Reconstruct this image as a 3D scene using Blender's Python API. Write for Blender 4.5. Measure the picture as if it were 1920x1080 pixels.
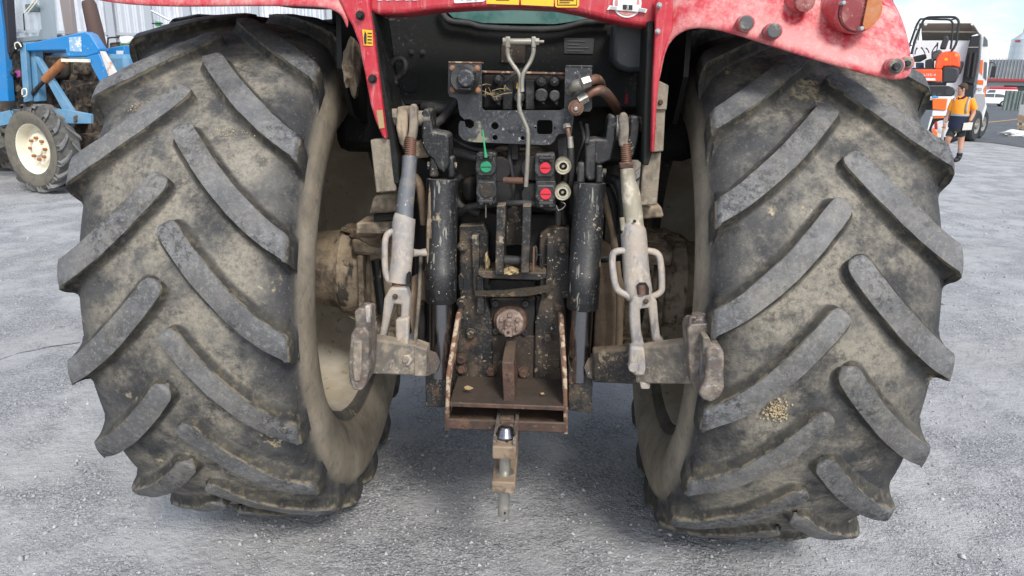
import bpy, bmesh, math, random
import numpy as np
from mathutils import Vector, Matrix, noise
R = math.radians
random.seed(7)
for o in list(bpy.data.objects): bpy.data.objects.remove(o)
SC = bpy.context.scene
COL = SC.collection

# ------------------------------------------------------------------ camera
FPX, CAM_H, HOR, ROLL = 1350.0, 1.6, 390.0, R(1.4)
PITCH = math.atan(HOR / FPX)
c_f = Vector((0, math.cos(PITCH), -math.sin(PITCH)))
c_u0 = Vector((0, math.sin(PITCH), math.cos(PITCH)))
c_r0 = Vector((1, 0, 0))
c_r = c_r0 * math.cos(ROLL) + c_u0 * math.sin(ROLL)
c_u = c_u0 * math.cos(ROLL) - c_r0 * math.sin(ROLL)
CAM = Vector((0, 0, CAM_H))
cd = bpy.data.cameras.new('camera')
cd.sensor_width = 36.0
cd.lens = FPX / 1920 * 36
cd.clip_start = 0.05
cd.clip_end = 9000
cam = bpy.data.objects.new('camera', cd)
COL.objects.link(cam)
cam.matrix_world = Matrix(((c_r.x, c_u.x, -c_f.x, 0), (c_r.y, c_u.y, -c_f.y, 0), (c_r.z, c_u.z, -c_f.z, CAM_H), (0, 0, 0, 1)))
SC.camera = cam

# ------------------------------------------------------------------ sky, sun, exposure
SUN_EL, SUN_AZ = R(43), R(160)      # azimuth clockwise from +Y: behind the camera, to the right
w = bpy.data.worlds.new('World'); SC.world = w; w.use_nodes = True
nt = w.node_tree; nt.nodes.clear()
N = nt.nodes.new
out = N('ShaderNodeOutputWorld'); bg = N('ShaderNodeBackground'); sky = N('ShaderNodeTexSky')
sky.sky_type = 'NISHITA'; sky.sun_disc = False; sky.sun_elevation = SUN_EL; sky.sun_rotation = SUN_AZ
sky.air_density = 1.0; sky.dust_density = 1.5; sky.ozone_density = 1.0
tc = N('ShaderNodeTexCoord'); mp = N('ShaderNodeMapping'); mp.inputs['Scale'].default_value = (1.0, 1.0, 3.2)
nz = N('ShaderNodeTexNoise'); nz.inputs['Scale'].default_value = 2.6; nz.inputs['Detail'].default_value = 7; nz.inputs['Roughness'].default_value = .58
cr = N('ShaderNodeMapRange'); cr.inputs[1].default_value = .43; cr.inputs[2].default_value = .66
mx = N('ShaderNodeMix'); mx.data_type = 'RGBA'; mx.inputs[7].default_value = (7.6, 7.8, 8.1, 1)
nt.links.new(tc.outputs['Generated'], mp.inputs[0]); nt.links.new(mp.outputs[0], nz.inputs['Vector'])
nt.links.new(nz.outputs[0], cr.inputs[0]); nt.links.new(cr.outputs[0], mx.inputs[0])
nt.links.new(sky.outputs[0], mx.inputs[6]); nt.links.new(mx.outputs[2], bg.inputs[0])
bg.inputs[1].default_value = 0.10
nt.links.new(bg.outputs[0], out.inputs[0])
sd = bpy.data.lights.new('sun', 'SUN'); sd.energy = 1.5; sd.angle = R(14); sd.color = (1, .96, .9)
sun = bpy.data.objects.new('sun', sd); COL.objects.link(sun)
sv = Vector((math.sin(SUN_AZ) * math.cos(SUN_EL), math.cos(SUN_AZ) * math.cos(SUN_EL), math.sin(SUN_EL)))
sun.rotation_euler = (-sv).to_track_quat('-Z', 'Y').to_euler(); sun.location = (0, 0, 30)
vs = SC.view_settings
vs.view_transform = 'Standard'; vs.look = 'None'; vs.exposure = 1.08; vs.gamma = 1; vs.use_curve_mapping = False
SC.cycles.max_bounces = 5; SC.cycles.diffuse_bounces = 3; SC.cycles.glossy_bounces = 3; SC.cycles.transparent_max_bounces = 6

# ------------------------------------------------------------------ frames: pixel -> place at a known depth
def ray(px, py): return c_f * FPX + c_r * (px - 960) + c_u * (540 - py)
def ground(px, py, z=0.0):
    r = ray(px, py); return CAM + r * ((z - CAM_H) / r.z)
class Fr:
    def __init__(s, o, yaw):
        s.o = Vector(o); s.yaw = yaw
        s.ax = Vector((math.cos(yaw), math.sin(yaw), 0)); s.ay = Vector((-math.sin(yaw), math.cos(yaw), 0))
    def at(s, px, py, y=0.0):
        r = ray(px, py); t = ((s.o - CAM).dot(s.ay) + y) / r.dot(s.ay)
        p = CAM + r * t - s.o
        return Vector((p.dot(s.ax), y, p.z))
    def scale(s, px, py, y=0.0):
        return (s.at(px + 5, py, y) - s.at(px - 5, py, y)).length / 10

# ------------------------------------------------------------------ mesh builder
def perp(d):
    d = d.normalized(); a = Vector((0, 0, 1)) if abs(d.z) < .9 else Vector((1, 0, 0))
    u = d.cross(a).normalized(); return u, d.cross(u).normalized()
class MB:
    def __init__(s, fr=None): s.v = []; s.f = []; s.fr = fr
    def add(s, vs_, fs):
        b = len(s.v); s.v += [Vector(p) for p in vs_]; s.f += [tuple(i + b for i in f) for f in fs]; return s
    def box(s, c, d, rot=None, taper=1.0):
        c = Vector(c); P = []
        for z in (-.5, .5):
            for x, y in ((-.5, -.5), (.5, -.5), (.5, .5), (-.5, .5)):
                k = taper if z > 0 else 1.0
                q = Vector((x * d[0] * k, y * d[1] * k, z * d[2])); q = rot @ q if rot else q; P.append(c + q)
        return s.add(P, [(3, 2, 1, 0), (4, 5, 6, 7), (0, 1, 5, 4), (1, 2, 6, 5), (2, 3, 7, 6), (3, 0, 4, 7)])
    def prism3(s, pts, ext):
        n = len(pts); e = Vector(ext); P = [Vector(p) for p in pts]
        return s.add(P + [p + e for p in P], [tuple(range(n)), tuple(range(2 * n - 1, n - 1, -1))] + [(i, i + n, (i + 1) % n + n, (i + 1) % n) for i in range(n)])
    def pp(s, poly, y, d):                       # polygon seen in the picture, on plane y, thickness d away from viewer
        return s.prism3([s.fr.at(a, b, y) for a, b in poly], (0, d, 0))
    def rows(s, rws, close=False, caps=False):
        n = len(rws[0]); b = len(s.v)
        for r in rws: s.v += [Vector(p) for p in r]
        for i in range(len(rws) - 1):
            for j in range(n if close else n - 1):
                k = (j + 1) % n
                s.f.append((b + i * n + j, b + i * n + k, b + (i + 1) * n + k, b + (i + 1) * n + j))
        if caps:
            s.f.append(tuple(b + j for j in range(n - 1, -1, -1))); e = b + (len(rws) - 1) * n
            s.f.append(tuple(e + j for j in range(n)))
        return s
    def tube(s, pts, r, n=10, smooth=0, flat=1.0):
        P = [Vector(p) for p in pts]; rr = list(r) if hasattr(r, '__len__') else [r] * len(P)
        if smooth and len(P) > 2:
            Q = []; q = []
            for i in range(len(P) - 1):
                p0, p1, p2, p3 = P[max(i - 1, 0)], P[i], P[i + 1], P[min(i + 2, len(P) - 1)]
                for k in range(smooth):
                    t = k / smooth
                    Q.append(.5 * ((2 * p1) + (p2 - p0) * t + (2 * p0 - 5 * p1 + 4 * p2 - p3) * t * t + (3 * p1 - p0 - 3 * p2 + p3) * t ** 3))
                    q.append(rr[i] * (1 - t) + rr[i + 1] * t)
            Q.append(P[-1]); q.append(rr[-1]); P, rr = Q, q
        R_ = []; u = None
        for i, p in enumerate(P):
            d = (P[min(i + 1, len(P) - 1)] - P[max(i - 1, 0)])
            if d.length < 1e-9: d = Vector((0, 0, 1))
            d.normalize()
            if u is None: u, v = perp(d)
            else:
                u = (u - d * u.dot(d))
                u = u.normalized() if u.length > 1e-6 else perp(d)[0]
                v = d.cross(u)
            R_.append([p + (u * math.cos(2 * math.pi * k / n) + v * math.sin(2 * math.pi * k / n) * flat) * rr[i] for k in range(n)])
        return s.rows(R_, True, True)
    def pt(s, pts, rpx, n=10, smooth=0):          # tube through (px,py,y); radius in picture pixels there
        rr = rpx if hasattr(rpx, '__len__') else [rpx] * len(pts)
        return s.tube([s.fr.at(*p) for p in pts], [a * s.fr.scale(*p) for a, p in zip(rr, pts)], n, smooth)
    def lathe(s, prof, o, axis, n=24, cap=True):            # prof: (radius, distance along axis)
        o = Vector(o); d = Vector(axis).normalized(); u, v = perp(d)
        rws = [[o + d * h + (u * math.cos(2 * math.pi * k / n) + v * math.sin(2 * math.pi * k / n)) * r for k in range(n)] for r, h in prof]
        return s.rows(rws, True, cap)
    def pc(s, px, py, y, rpx, d, n=20):           # disc facing the viewer
        k = s.fr.scale(px, py, y); r = rpx * k
        return s.lathe([(r, 0), (r, d)], s.fr.at(px, py, y), (0, 1, 0), n)
    def ball(s, c, r, n=12, m=8):
        c = Vector(c); r = Vector(r) if hasattr(r, '__len__') else Vector((r, r, r)); b = len(s.v)
        rws = []
        for i in range(1, m):
            a = math.pi * i / m
            rws.append([c + Vector((r.x * math.sin(a) * math.cos(2 * math.pi * k / n), r.y * math.sin(a) * math.sin(2 * math.pi * k / n), r.z * math.cos(a))) for k in range(n)])
        return s.rows(rws[::-1], True, True)
    def build(s, name, m, parent=None, bevel=0.0, smooth=True, ang=38, kind=None, seg=2):
        me = bpy.data.meshes.new(name); me.from_pydata([tuple(p) for p in s.v], [], s.f)
        bm = bmesh.new(); bm.from_mesh(me); bmesh.ops.recalc_face_normals(bm, faces=bm.faces); bm.to_mesh(me); bm.free()
        return finish(name, me, m, parent, bevel, smooth, ang, kind, seg)
def finish(name, me, m, parent=None, bevel=0.0, smooth=True, ang=38, kind=None, seg=2):
    o = bpy.data.objects.new(name, me); COL.objects.link(o)
    if m: me.materials.append(m)
    if smooth:
        me.polygons.foreach_set('use_smooth', [True] * len(me.polygons))
        me.set_sharp_from_angle(angle=R(ang))
    if bevel:
        b = o.modifiers.new('bevel', 'BEVEL'); b.width = bevel; b.segments = seg; b.limit_method = 'ANGLE'; b.angle_limit = R(35); b.harden_normals = False
    if parent: o.parent = parent
    if kind: o['kind'] = kind
    return o
def holed(fr, outer, holes, y, d):               # plate with holes; loops in picture pixels
    bm = bmesh.new()
    for lp in [outer] + holes:
        vs_ = [bm.verts.new(fr.at(a, b, y)) for a, b in lp]
        for i in range(len(vs_)): bm.edges.new((vs_[i], vs_[(i + 1) % len(vs_)]))
    bmesh.ops.triangle_fill(bm, use_beauty=True, edges=bm.edges[:], normal=(0, -1, 0))
    bmesh.ops.dissolve_limit(bm, angle_limit=.01, verts=bm.verts[:], edges=bm.edges[:])
    r = bmesh.ops.extrude_face_region(bm, geom=bm.faces[:])
    for e in r['geom']:
        if isinstance(e, bmesh.types.BMVert): e.co.y += d
    bmesh.ops.recalc_face_normals(bm, faces=bm.faces[:])
    me = bpy.data.meshes.new('plate'); bm.to_mesh(me); bm.free(); return me
def circ(cx, cy, r, n=16, ry=None): return [(cx + r * math.cos(2 * math.pi * k / n), cy + (ry or r) * math.sin(2 * math.pi * k / n)) for k in range(n)]
def rrect(x0, y0, x1, y1, r, n=4):
    P = []
    for cx, cy, a in ((x1 - r, y1 - r, 0), (x0 + r, y1 - r, 90), (x0 + r, y0 + r, 180), (x1 - r, y0 + r, 270)):
        for k in range(n + 1): P.append((cx + r * math.cos(R(a + 90 * k / n)), cy + r * math.sin(R(a + 90 * k / n))))
    return P
def empty(name, fr=None, loc=None, yaw=0):
    o = bpy.data.objects.new(name, None); COL.objects.link(o); o.empty_display_size = .2
    o.location = fr.o if fr else loc; o.rotation_euler = (0, 0, fr.yaw if fr else yaw); return o
def tag(o, label, cat, group=None):
    o['label'] = label; o['category'] = cat
    if group: o['group'] = group
    return o
def share(src, parent, loc=None, rot=None):
    o = src.copy(); COL.objects.link(o); o.parent = parent
    if loc is not None: o.location = loc
    if rot is not None: o.rotation_euler = rot
    return o
def bolts(fr, pts, y, rpx, h, m, parent, name='bolt', n=6):
    """hex heads facing the viewer; one mesh shared by the set"""
    px, py = pts[0]; k = fr.scale(px, py, y) * rpx
    src = MB().lathe([(k * 1.25, -.25 * h), (k * 1.25, 0), (k, 0), (k, -h * .0)], (0, 0, 0), (0, 1, 0), 6)
    b = MB().lathe([(k * 1.3, 0), (k * 1.3, -h * .25)], (0, 0, 0), (0, 1, 0), 12).lathe([(k, -h * .2), (k, -h * .9), (k * .8, -h)], (0, 0, 0), (0, 1, 0), n)
    o = b.build(name, m, parent, 0); o.location = fr.at(px, py, y)
    for q in pts[1:]:
        c = share(o, parent, fr.at(q[0], q[1], y)); c.rotation_euler = (0, random.uniform(0, 1), 0)
    return o
def text(name, s, fr, px, py, y, hpx, m, parent, rot=0.0, ex=.0008, sx=1.0):
    cu = bpy.data.curves.new(name, 'FONT'); cu.body = s; cu.align_x = 'CENTER'; cu.align_y = 'CENTER'; cu.extrude = ex
    cu.size = hpx * fr.scale(px, py, y) * 1.4
    t = bpy.data.objects.new(name, cu); COL.objects.link(t)
    me = bpy.data.meshes.new_from_object(t); bpy.data.objects.remove(t)
    me.transform(Matrix.Translation(fr.at(px, py, y)) @ Matrix.Rotation(rot, 4, 'Y') @ Matrix.Rotation(R(90), 4, 'X') @ Matrix.Diagonal((sx, 1, 1, 1)))
    return finish(name, me, m, parent, 0, False)
def blob(c, r, seed, amp=.35, sub=3, freq=1.2):
    bm = bmesh.new(); bmesh.ops.create_icosphere(bm, subdivisions=sub, radius=1)
    for v in bm.verts:
        n = noise.fractal(v.co * freq + Vector((seed * 3.1, seed * 1.7, 0)), 1, 2, 4)
        k = 1 + amp * n; v.co = Vector((v.co.x * r[0] * k, v.co.y * r[1] * k, v.co.z * r[2] * k)) + Vector(c)
    me = bpy.data.meshes.new('blob'); bm.to_mesh(me); bm.free(); return me
def straw_mesh(pts, n, L, rad, seed, flat=.4):
    rg = random.Random(seed); m = MB()
    for i in range(n):
        c = Vector(rg.choice(pts)) + Vector((rg.gauss(0, rad[0]), rg.gauss(0, rad[1]), rg.gauss(0, rad[2])))
        d = Vector((rg.gauss(0, 1), rg.gauss(0, .7), rg.gauss(0, flat))).normalized() * L * rg.uniform(.4, 1.2)
        b = Vector((rg.gauss(0, .15), rg.gauss(0, .15), rg.gauss(0, .15))) * L
        m.tube([c - d * .5, c + b * .5, c + d * .5], [.0011, .0014, .0009], 3)
    return m

# ------------------------------------------------------------------ materials
MATS = {}
def hexc(r, g, b):
    f = lambda c: c / 12.92 if c <= .04045 else ((c + .055) / 1.055) ** 2.4
    return (f(r / 255), f(g / 255), f(b / 255))
class NB:
    def __init__(s, name):
        s.m = bpy.data.materials.new(name); s.m.use_nodes = True; s.t = s.m.node_tree; s.t.nodes.clear()
        s.out = s.n('ShaderNodeOutputMaterial'); s.b = s.n('ShaderNodeBsdfPrincipled'); s.l(s.b.outputs[0], s.out.inputs[0])
        s.g = s.n('ShaderNodeNewGeometry')
    def n(s, t): return s.t.nodes.new(t)
    def l(s, a, b): s.t.links.new(a, b)
    def noise(s, scale, detail=4, rough=.6, off=0.0, stretch=None):
        mp = s.n('ShaderNodeMapping'); s.l(s.g.outputs['Position'], mp.inputs[0]); mp.inputs['Location'].default_value = (off, off * 1.7, off * .6)
        if stretch: mp.inputs['Scale'].default_value = stretch
        z = s.n('ShaderNodeTexNoise'); z.inputs['Scale'].default_value = scale; z.inputs['Detail'].default_value = detail; z.inputs['Roughness'].default_value = rough
        s.l(mp.outputs[0], z.inputs['Vector']); return z.outputs[0]
    def ramp(s, v, lo, hi, a=0.0, b=1.0):
        r = s.n('ShaderNodeMapRange'); r.inputs[1].default_value = lo; r.inputs[2].default_value = hi; r.inputs[3].default_value = a; r.inputs[4].default_value = b
        r.interpolation_type = 'SMOOTHSTEP'; s.l(v, r.inputs[0]); return r.outputs[0]
    def mul(s, a, b):
        m = s.n('ShaderNodeMath'); m.operation = 'MULTIPLY'
        for i, q in enumerate((a, b)):
            if isinstance(q, (int, float)): m.inputs[i].default_value = q
            else: s.l(q, m.inputs[i])
        return m.outputs[0]
    def math(s, op, a, b=0.0):
        m = s.n('ShaderNodeMath'); m.operation = op
        for i, q in enumerate((a, b)):
            if isinstance(q, (int, float)): m.inputs[i].default_value = q
            else: s.l(q, m.inputs[i])
        return m.outputs[0]
    def mix(s, f, a, b):
        x = s.n('ShaderNodeMix'); x.data_type = 'RGBA'
        if isinstance(f, (int, float)): x.inputs[0].default_value = f
        else: s.l(f, x.inputs[0])
        for i, q in ((6, a), (7, b)):
            if isinstance(q, (tuple, list)): x.inputs[i].default_value = (*q, 1)
            else: s.l(q, x.inputs[i])
        return x.outputs[2]
    def mixf(s, f, a, b):
        x = s.n('ShaderNodeMix'); x.data_type = 'FLOAT'; s.l(f, x.inputs[0])
        for i, q in ((2, a), (3, b)):
            if isinstance(q, (int, float)): x.inputs[i].default_value = q
            else: s.l(q, x.inputs[i])
        return x.outputs[0]
    def up(s):
        q = s.n('ShaderNodeSeparateXYZ'); s.l(s.g.outputs['Normal'], q.inputs[0]); return q.outputs[2]
    def attr(s, nm):
        a = s.n('ShaderNodeAttribute'); a.attribute_name = nm; return a.outputs['Fac']
    def bump(s, h, st, d=.01):
        b = s.n('ShaderNodeBump'); b.inputs['Strength'].default_value = st; b.inputs['Distance'].default_value = d
        s.l(h, b.inputs['Height']); s.l(b.outputs[0], s.b.inputs['Normal']); return b
_off = [0.0]
def mat(name, base, rough=.6, metal=0.0, layers=(), bump=None, dust=None, spec=.5, coat=0.0):
    """layers: (colour, scale, lo, hi, amount[, stretch]); dust: (colour, amount) settles on faces that look up"""
    b = NB(name); c = base; rr = rough; me = metal
    for L in layers:
        _off[0] += 3.7
        f = b.mul(b.ramp(b.noise(L[1], 3.5 if L[1] < 30 else 2.5, .66, _off[0], L[5] if len(L) > 5 else None), L[2], L[3]), L[4])
        if L[1] >= 40: f = b.mul(f, b.ramp(b.noise(6.5, 2, .6, _off[0] * 2.3 + 1), .38, .62, .06, 1.0))
        c = b.mix(f, c, L[0]); rr = b.mixf(f, rr, .9)
        if metal: me = b.mixf(f, me, 0.0)
    if dust:
        _off[0] += 3.7
        f = b.mul(b.mul(b.ramp(b.up(), .15, .9), b.ramp(b.noise(14, 5, .6, _off[0]), .25, .6)), dust[1])
        c = b.mix(f, c, dust[0]); rr = b.mixf(f, rr, .95)
        if metal: me = b.mixf(f, me, 0.0)
    for v, i in ((c, 'Base Color'), (rr, 'Roughness'), (me, 'Metallic')):
        if isinstance(v, tuple): b.b.inputs[i].default_value = (*v, 1)
        elif isinstance(v, (int, float)): b.b.inputs[i].default_value = v
        else: b.l(v, b.b.inputs[i])
    b.b.inputs['Specular IOR Level'].default_value = spec
    if coat: b.b.inputs['Coat Weight'].default_value = coat; b.b.inputs['Coat Roughness'].default_value = .15
    if bump: b.bump(b.noise(bump[0], 4, .7, 1.3), bump[1], bump[2] if len(bump) > 2 else .004)
    MATS[name] = b.m; return b.m
TAN = (.40, .315, .21); CREAM = (.56, .48, .36); MUDB = (.16, .115, .075); DUSTG = (.30, .28, .25); RUST = (.15, .065, .035)
M_black = mat('black_paint', (.011, .012, .0135), .42, 0, [((.12, .11, .095), 130, .50, .72, .45), (DUSTG, 9, .55, .85, .16), ((.42, .40, .35), 55, .60, .68, .55, (1.6, 1.6, .22)), (CREAM, 75, .65, .69, .85), (TAN, 20, .62, .74, .7), ((.10, .06, .04), 18, .62, .74, .6)], (60, .25), (DUSTG, .35))
M_blackd = mat('dirty_black_paint', (.012, .0115, .0115), .55, 0, [((.13, .105, .08), 120, .50, .72, .5), (MUDB, 7, .42, .7, .55), (CREAM, 95, .64, .67, .8), (TAN, 18, .60, .70, .5)], (60, .35), (MUDB, .75))
M_flake = mat('flaking_black_paint', (.012, .0125, .0135), .5, 0, [((.14, .12, .095), 120, .50, .72, .5), (MUDB, 10, .5, .7, .5), (CREAM, 85, .62, .66, .75), ((.34, .29, .21), 16, .64, .70, .7), (TAN, 150, .62, .68, .5), (RUST, 12, .62, .7, .6)], (70, .35), (TAN, .5))
M_dark = mat('dark_housing', (.008, .008, .008), .7, 0, [((.028, .023, .018), 6, .4, .75, .6), ((.07, .058, .042), 30, .62, .72, .3)], (40, .4), (MUDB, .35))
M_cab = mat('cab_panel_black', (.0045, .005, .0052), .6, 0, [((.03, .03, .026), 18, .50, .7, .5), ((.10, .10, .088), 90, .60, .68, .6), ((.16, .155, .13), 45, .68, .72, .5), ((.012, .014, .012), 4, .4, .6, .8)], (90, .3), None, .3)
M_plate = mat('plate_black', (.022, .024, .029), .38, 0, [((.20, .20, .20), 110, .50, .70, .5), ((.14, .145, .15), 10, .45, .8, .5), ((.50, .48, .43), 60, .64, .69, .7), ((.33, .3, .2), 13, .68, .74, .6), ((.34, .15, .08), 9, .72, .75, .6)], (80, .2), (DUSTG, .5))
M_rubber = mat('black_rubber', (.016, .016, .017), .62, 0, [((.09, .085, .075), 14, .45, .75, .45), ((.2, .18, .14), 60, .63, .68, .35)], (60, .2))
M_plastic = mat('black_plastic', (.014, .014, .0155), .48, 0, [((.14, .135, .12), 120, .52, .72, .4), ((.10, .10, .095), 16, .45, .7, .4), ((.28, .26, .22), 80, .64, .68, .4)], (60, .15), (DUSTG, .35))
M_steelmud = mat('muddy_steel', (.13, .115, .096), .62, .15, [((.30, .25, .19), 20, .38, .66, .8), ((.07, .07, .078), 34, .55, .72, .6, (1, 1, .4)), ((.44, .38, .31), 70, .54, .70, .6), ((.22, .12, .08), 9, .62, .72, .5)], (50, .5), (TAN, .35))
M_rodgrey = mat('grey_lift_tube', (.155, .165, .18), .42, .35, [((.28, .22, .16), 11, .50, .68, .65), ((.62, .6, .54), 45, .62, .67, .75), ((.20, .105, .065), 7, .58, .70, .55)], (50, .25), (TAN, .3))
M_rodpale = mat('pale_lift_tube', (.31, .28, .215), .55, .1, [((.60, .53, .42), 14, .48, .6, .8), ((.17, .145, .10), 9, .55, .68, .7), ((.75, .68, .58), 40, .64, .70, .6)], (50, .3))
M_turn = mat('clay_caked_casting', (.30, .285, .275), .6, .1, [((.42, .35, .275), 16, .36, .66, .8), ((.54, .46, .37), 60, .46, .68, .6), ((.10, .10, .105), 55, .52, .66, .6, (1, 1, .35)), ((.24, .15, .10), 20, .62, .72, .5)], (45, .5))
M_hook = mat('worn_bare_steel', (.15, .13, .115), .42, .45, [((.29, .245, .195), 22, .42, .66, .75), ((.11, .065, .05), 30, .48, .66, .7), ((.42, .39, .36), 60, .54, .70, .6)], (60, .6))
M_rust = mat('rusty_steel', (.07, .036, .026), .75, .1, [((.22, .16, .12), 140, .54, .70, .5), ((.16, .085, .055), 22, .45, .65, .7), ((.022, .018, .017), 26, .56, .64, .8), ((.42, .34, .25), 80, .63, .68, .6), ((.055, .04, .032), 6, .4, .6, .5)], (70, .5), (MUDB, .5))
M_edge = mat('paint_worn_edge', (.16, .085, .055), .7, .1, [((.48, .39, .28), 35, .50, .62, .8), ((.03, .025, .025), 20, .58, .66, .7)], (70, .4))
M_brownm = mat('mud_filmed_panel', (.03, .022, .017), .75, 0, [((.06, .043, .031), 8, .4, .65, .7), ((.15, .115, .08), 120, .54, .72, .5), ((.02, .02, .021), 14, .58, .68, .6), (CREAM, 85, .65, .69, .6)], (50, .5), ((.07, .05, .034), .5))
M_tanpanel = mat('mud_tan_panel', (.25, .18, .115), .8, 0, [((.14, .10, .07), 9, .45, .65, .7), ((.38, .29, .2), 22, .55, .7, .5), ((.05, .045, .04), 7, .62, .72, .5)], (40, .4))
M_woody = mat('mud_crusted_bracket', (.24, .205, .155), .85, 0, [((.10, .085, .065), 22, .45, .65, .75, (1, 1, .35)), ((.38, .33, .25), 50, .55, .68, .5), ((.05, .045, .04), 12, .62, .70, .6)], (40, .8, .006))
M_axle = mat('muddy_axle', (.11, .088, .065), .8, 0, [((.42, .335, .24), 9, .38, .56, .85), ((.20, .15, .10), 22, .5, .65, .7), ((.012, .013, .014), 12, .56, .64, .85, (1, 1, .3)), ((.40, .33, .24), 60, .62, .68, .6)], (40, .8, .006), (TAN, .7))
M_mud = mat('dry_mud', (.19, .145, .10), .95, 0, [((.30, .235, .165), 22, .45, .65, .8), ((.09, .07, .05), 40, .55, .65, .7)], (60, 1.0, .008))
M_straw = mat('straw', (.36, .27, .14), .8, 0, [((.26, .18, .09), 40, .5, .6, .7)])
M_chrome = mat('chrome_rod', (.22, .22, .235), .24, 1.0, [((.06, .05, .04), 9, .60, .75, .5, (1, 1, .2))])
M_zinc = mat('zinc_fitting', (.42, .41, .37), .38, .8, [((.30, .23, .16), 22, .5, .65, .6), ((.10, .075, .055), 40, .6, .68, .5)], (60, .2))
M_bright = mat('bright_coupler', (.62, .59, .47), .3, .7, [((.35, .29, .2), 30, .55, .65, .5)])
M_rustpipe = mat('rust_pipe', (.17, .09, .06), .5, .3, [((.06, .045, .04), 16, .5, .65, .7), ((.33, .24, .18), 30, .6, .7, .5)], (60, .3))
M_wire = mat('bare_rod', (.30, .28, .235), .4, .6, [((.14, .12, .10), 12, .45, .62, .6), ((.46, .42, .34), 30, .55, .68, .5)], (60, .2))
M_copper = mat('rusty_bolt', (.30, .145, .085), .7, .1, [((.14, .07, .05), 60, .5, .65, .6)])
M_black_clean = mat('clean_black', (.006, .006, .006), .6)
M_capred = mat('red_cap', (.62, .018, .04), .5, 0, [((.3, .03, .04), 40, .55, .65, .5)])
M_capgreen = mat('green_cap', (.012, .24, .11), .5, 0, [((.02, .12, .07), 40, .55, .65, .5)])
M_tie = mat('green_tie', (.05, .42, .17), .45)
M_yellow = mat('yellow_sticker', (.80, .46, .02), .5, 0, [((.45, .28, .05), 30, .55, .7, .4)])
M_tansticker = mat('faded_sticker', (.36, .25, .12), .7)
M_white = mat('white_sticker', (.72, .72, .70), .5, 0, [((.5, .5, .48), 30, .55, .7, .5)])
M_pinkst = mat('pink_sticker', (.55, .22, .2), .5)
M_greyst = mat('grey_sticker', (.36, .38, .38), .5)
M_ink = mat('ink', (.015, .015, .018), .6)
def m_red(nm='dusty_red_paint', k0=.14, k1=.62):
    b = NB(nm)
    d1 = b.ramp(b.noise(13, 7, .74, 2.2), .36, .68); d2 = b.ramp(b.noise(60, 6, .75, 9.2), .40, .70); d3 = b.ramp(b.noise(4, 4, .6, 5.5), .3, .7)
    up = b.ramp(b.up(), .05, .75)
    dust = b.mul(b.math('ADD', b.mul(d1, .62), b.mul(d2, .38)), b.math('ADD', b.mul(up, k1), k0))
    c = b.mix(b.mul(d3, .4), (.46, .012, .030), (.38, .010, .024))
    c = b.mix(dust, c, (.66, .385, .35))
    st = b.ramp(b.noise(60, 3, .6, 14.1, (1, 1, .12)), .56, .70); c = b.mix(b.mul(st, .3), c, (.62, .40, .37))
    sp = b.ramp(b.noise(150, 3, .6, 4.1), .66, .70); c = b.mix(b.mul(sp, .45), c, (.55, .42, .33))
    sp2 = b.ramp(b.noise(24, 4, .6, 7.1), .67, .72); c = b.mix(b.mul(sp2, .5), c, (.36, .30, .22))
    b.l(c, b.b.inputs['Base Color']); b.l(b.mixf(dust, .33, .75), b.b.inputs['Roughness'])
    b.bump(b.noise(120, 4, .6, 2), .06, .003); return b.m
M_red = m_red(); M_redf = m_red('bleached_red_paint', .72, .40)
def tyre_colour(b):
    c = b.mix(b.ramp(b.noise(5, 4, .6, 1), .35, .7), (.036, .037, .039), (.085, .085, .084))
    d = b.ramp(b.noise(5.0, 7, .72, 3.3), .38, .62); dd = b.ramp(b.noise(80, 4, .8, 8.1), .16, .62)
    d = b.mul(d, b.ramp(b.attr('crown'), .55, 1.0, 1.0, .22))
    c = b.mix(b.mul(b.mul(d, dd), .92), c, (.285, .257, .205))
    c = b.mix(b.mul(b.ramp(b.attr('crown'), .70, 1.0), b.ramp(b.noise(8, 4, .6, 31.0), .3, .6, .2, .65)), c, (.024, .025, .028))
    c = b.mix(b.mul(b.ramp(b.noise(14, 6, .75, 6.1), .53, .64), .6), c, (.022, .023, .025))
    c = b.mix(b.mul(b.ramp(b.noise(130, 3, .6, 2.9), .60, .70), .4), c, (.22, .205, .17))
    fl = b.mul(b.ramp(b.noise(7, 4, .6, 17.0), .64, .70), b.ramp(b.noise(60, 4, .6, 4), .48, .54))
    c = b.mix(b.mul(fl, .8), c, (.52, .42, .25))
    sc = b.mix(b.ramp(b.noise(6, 5, .65, 12.0, (1, 1, 1)), .3, .7), (.26, .22, .165), (.37, .32, .245))
    sc = b.mix(b.mul(b.ramp(b.noise(30, 5, .7, 22.0), .50, .74), .6), sc, (.11, .095, .072))
    return b.mix(b.mul(b.attr('side'), b.ramp(b.noise(9, 5, .6, 2.0), .20, .60, .55, .95)), c, sc)
def m_tyre():
    b = NB('tyre_rubber_dusty')
    b.l(tyre_colour(b), b.b.inputs['Base Color']); b.b.inputs['Roughness'].default_value = .72; b.b.inputs['Specular IOR Level'].default_value = .35
    b.bump(b.noise(70, 4, .75, 1.3), .6, .004); return b.m
M_tyre = m_tyre()
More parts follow.
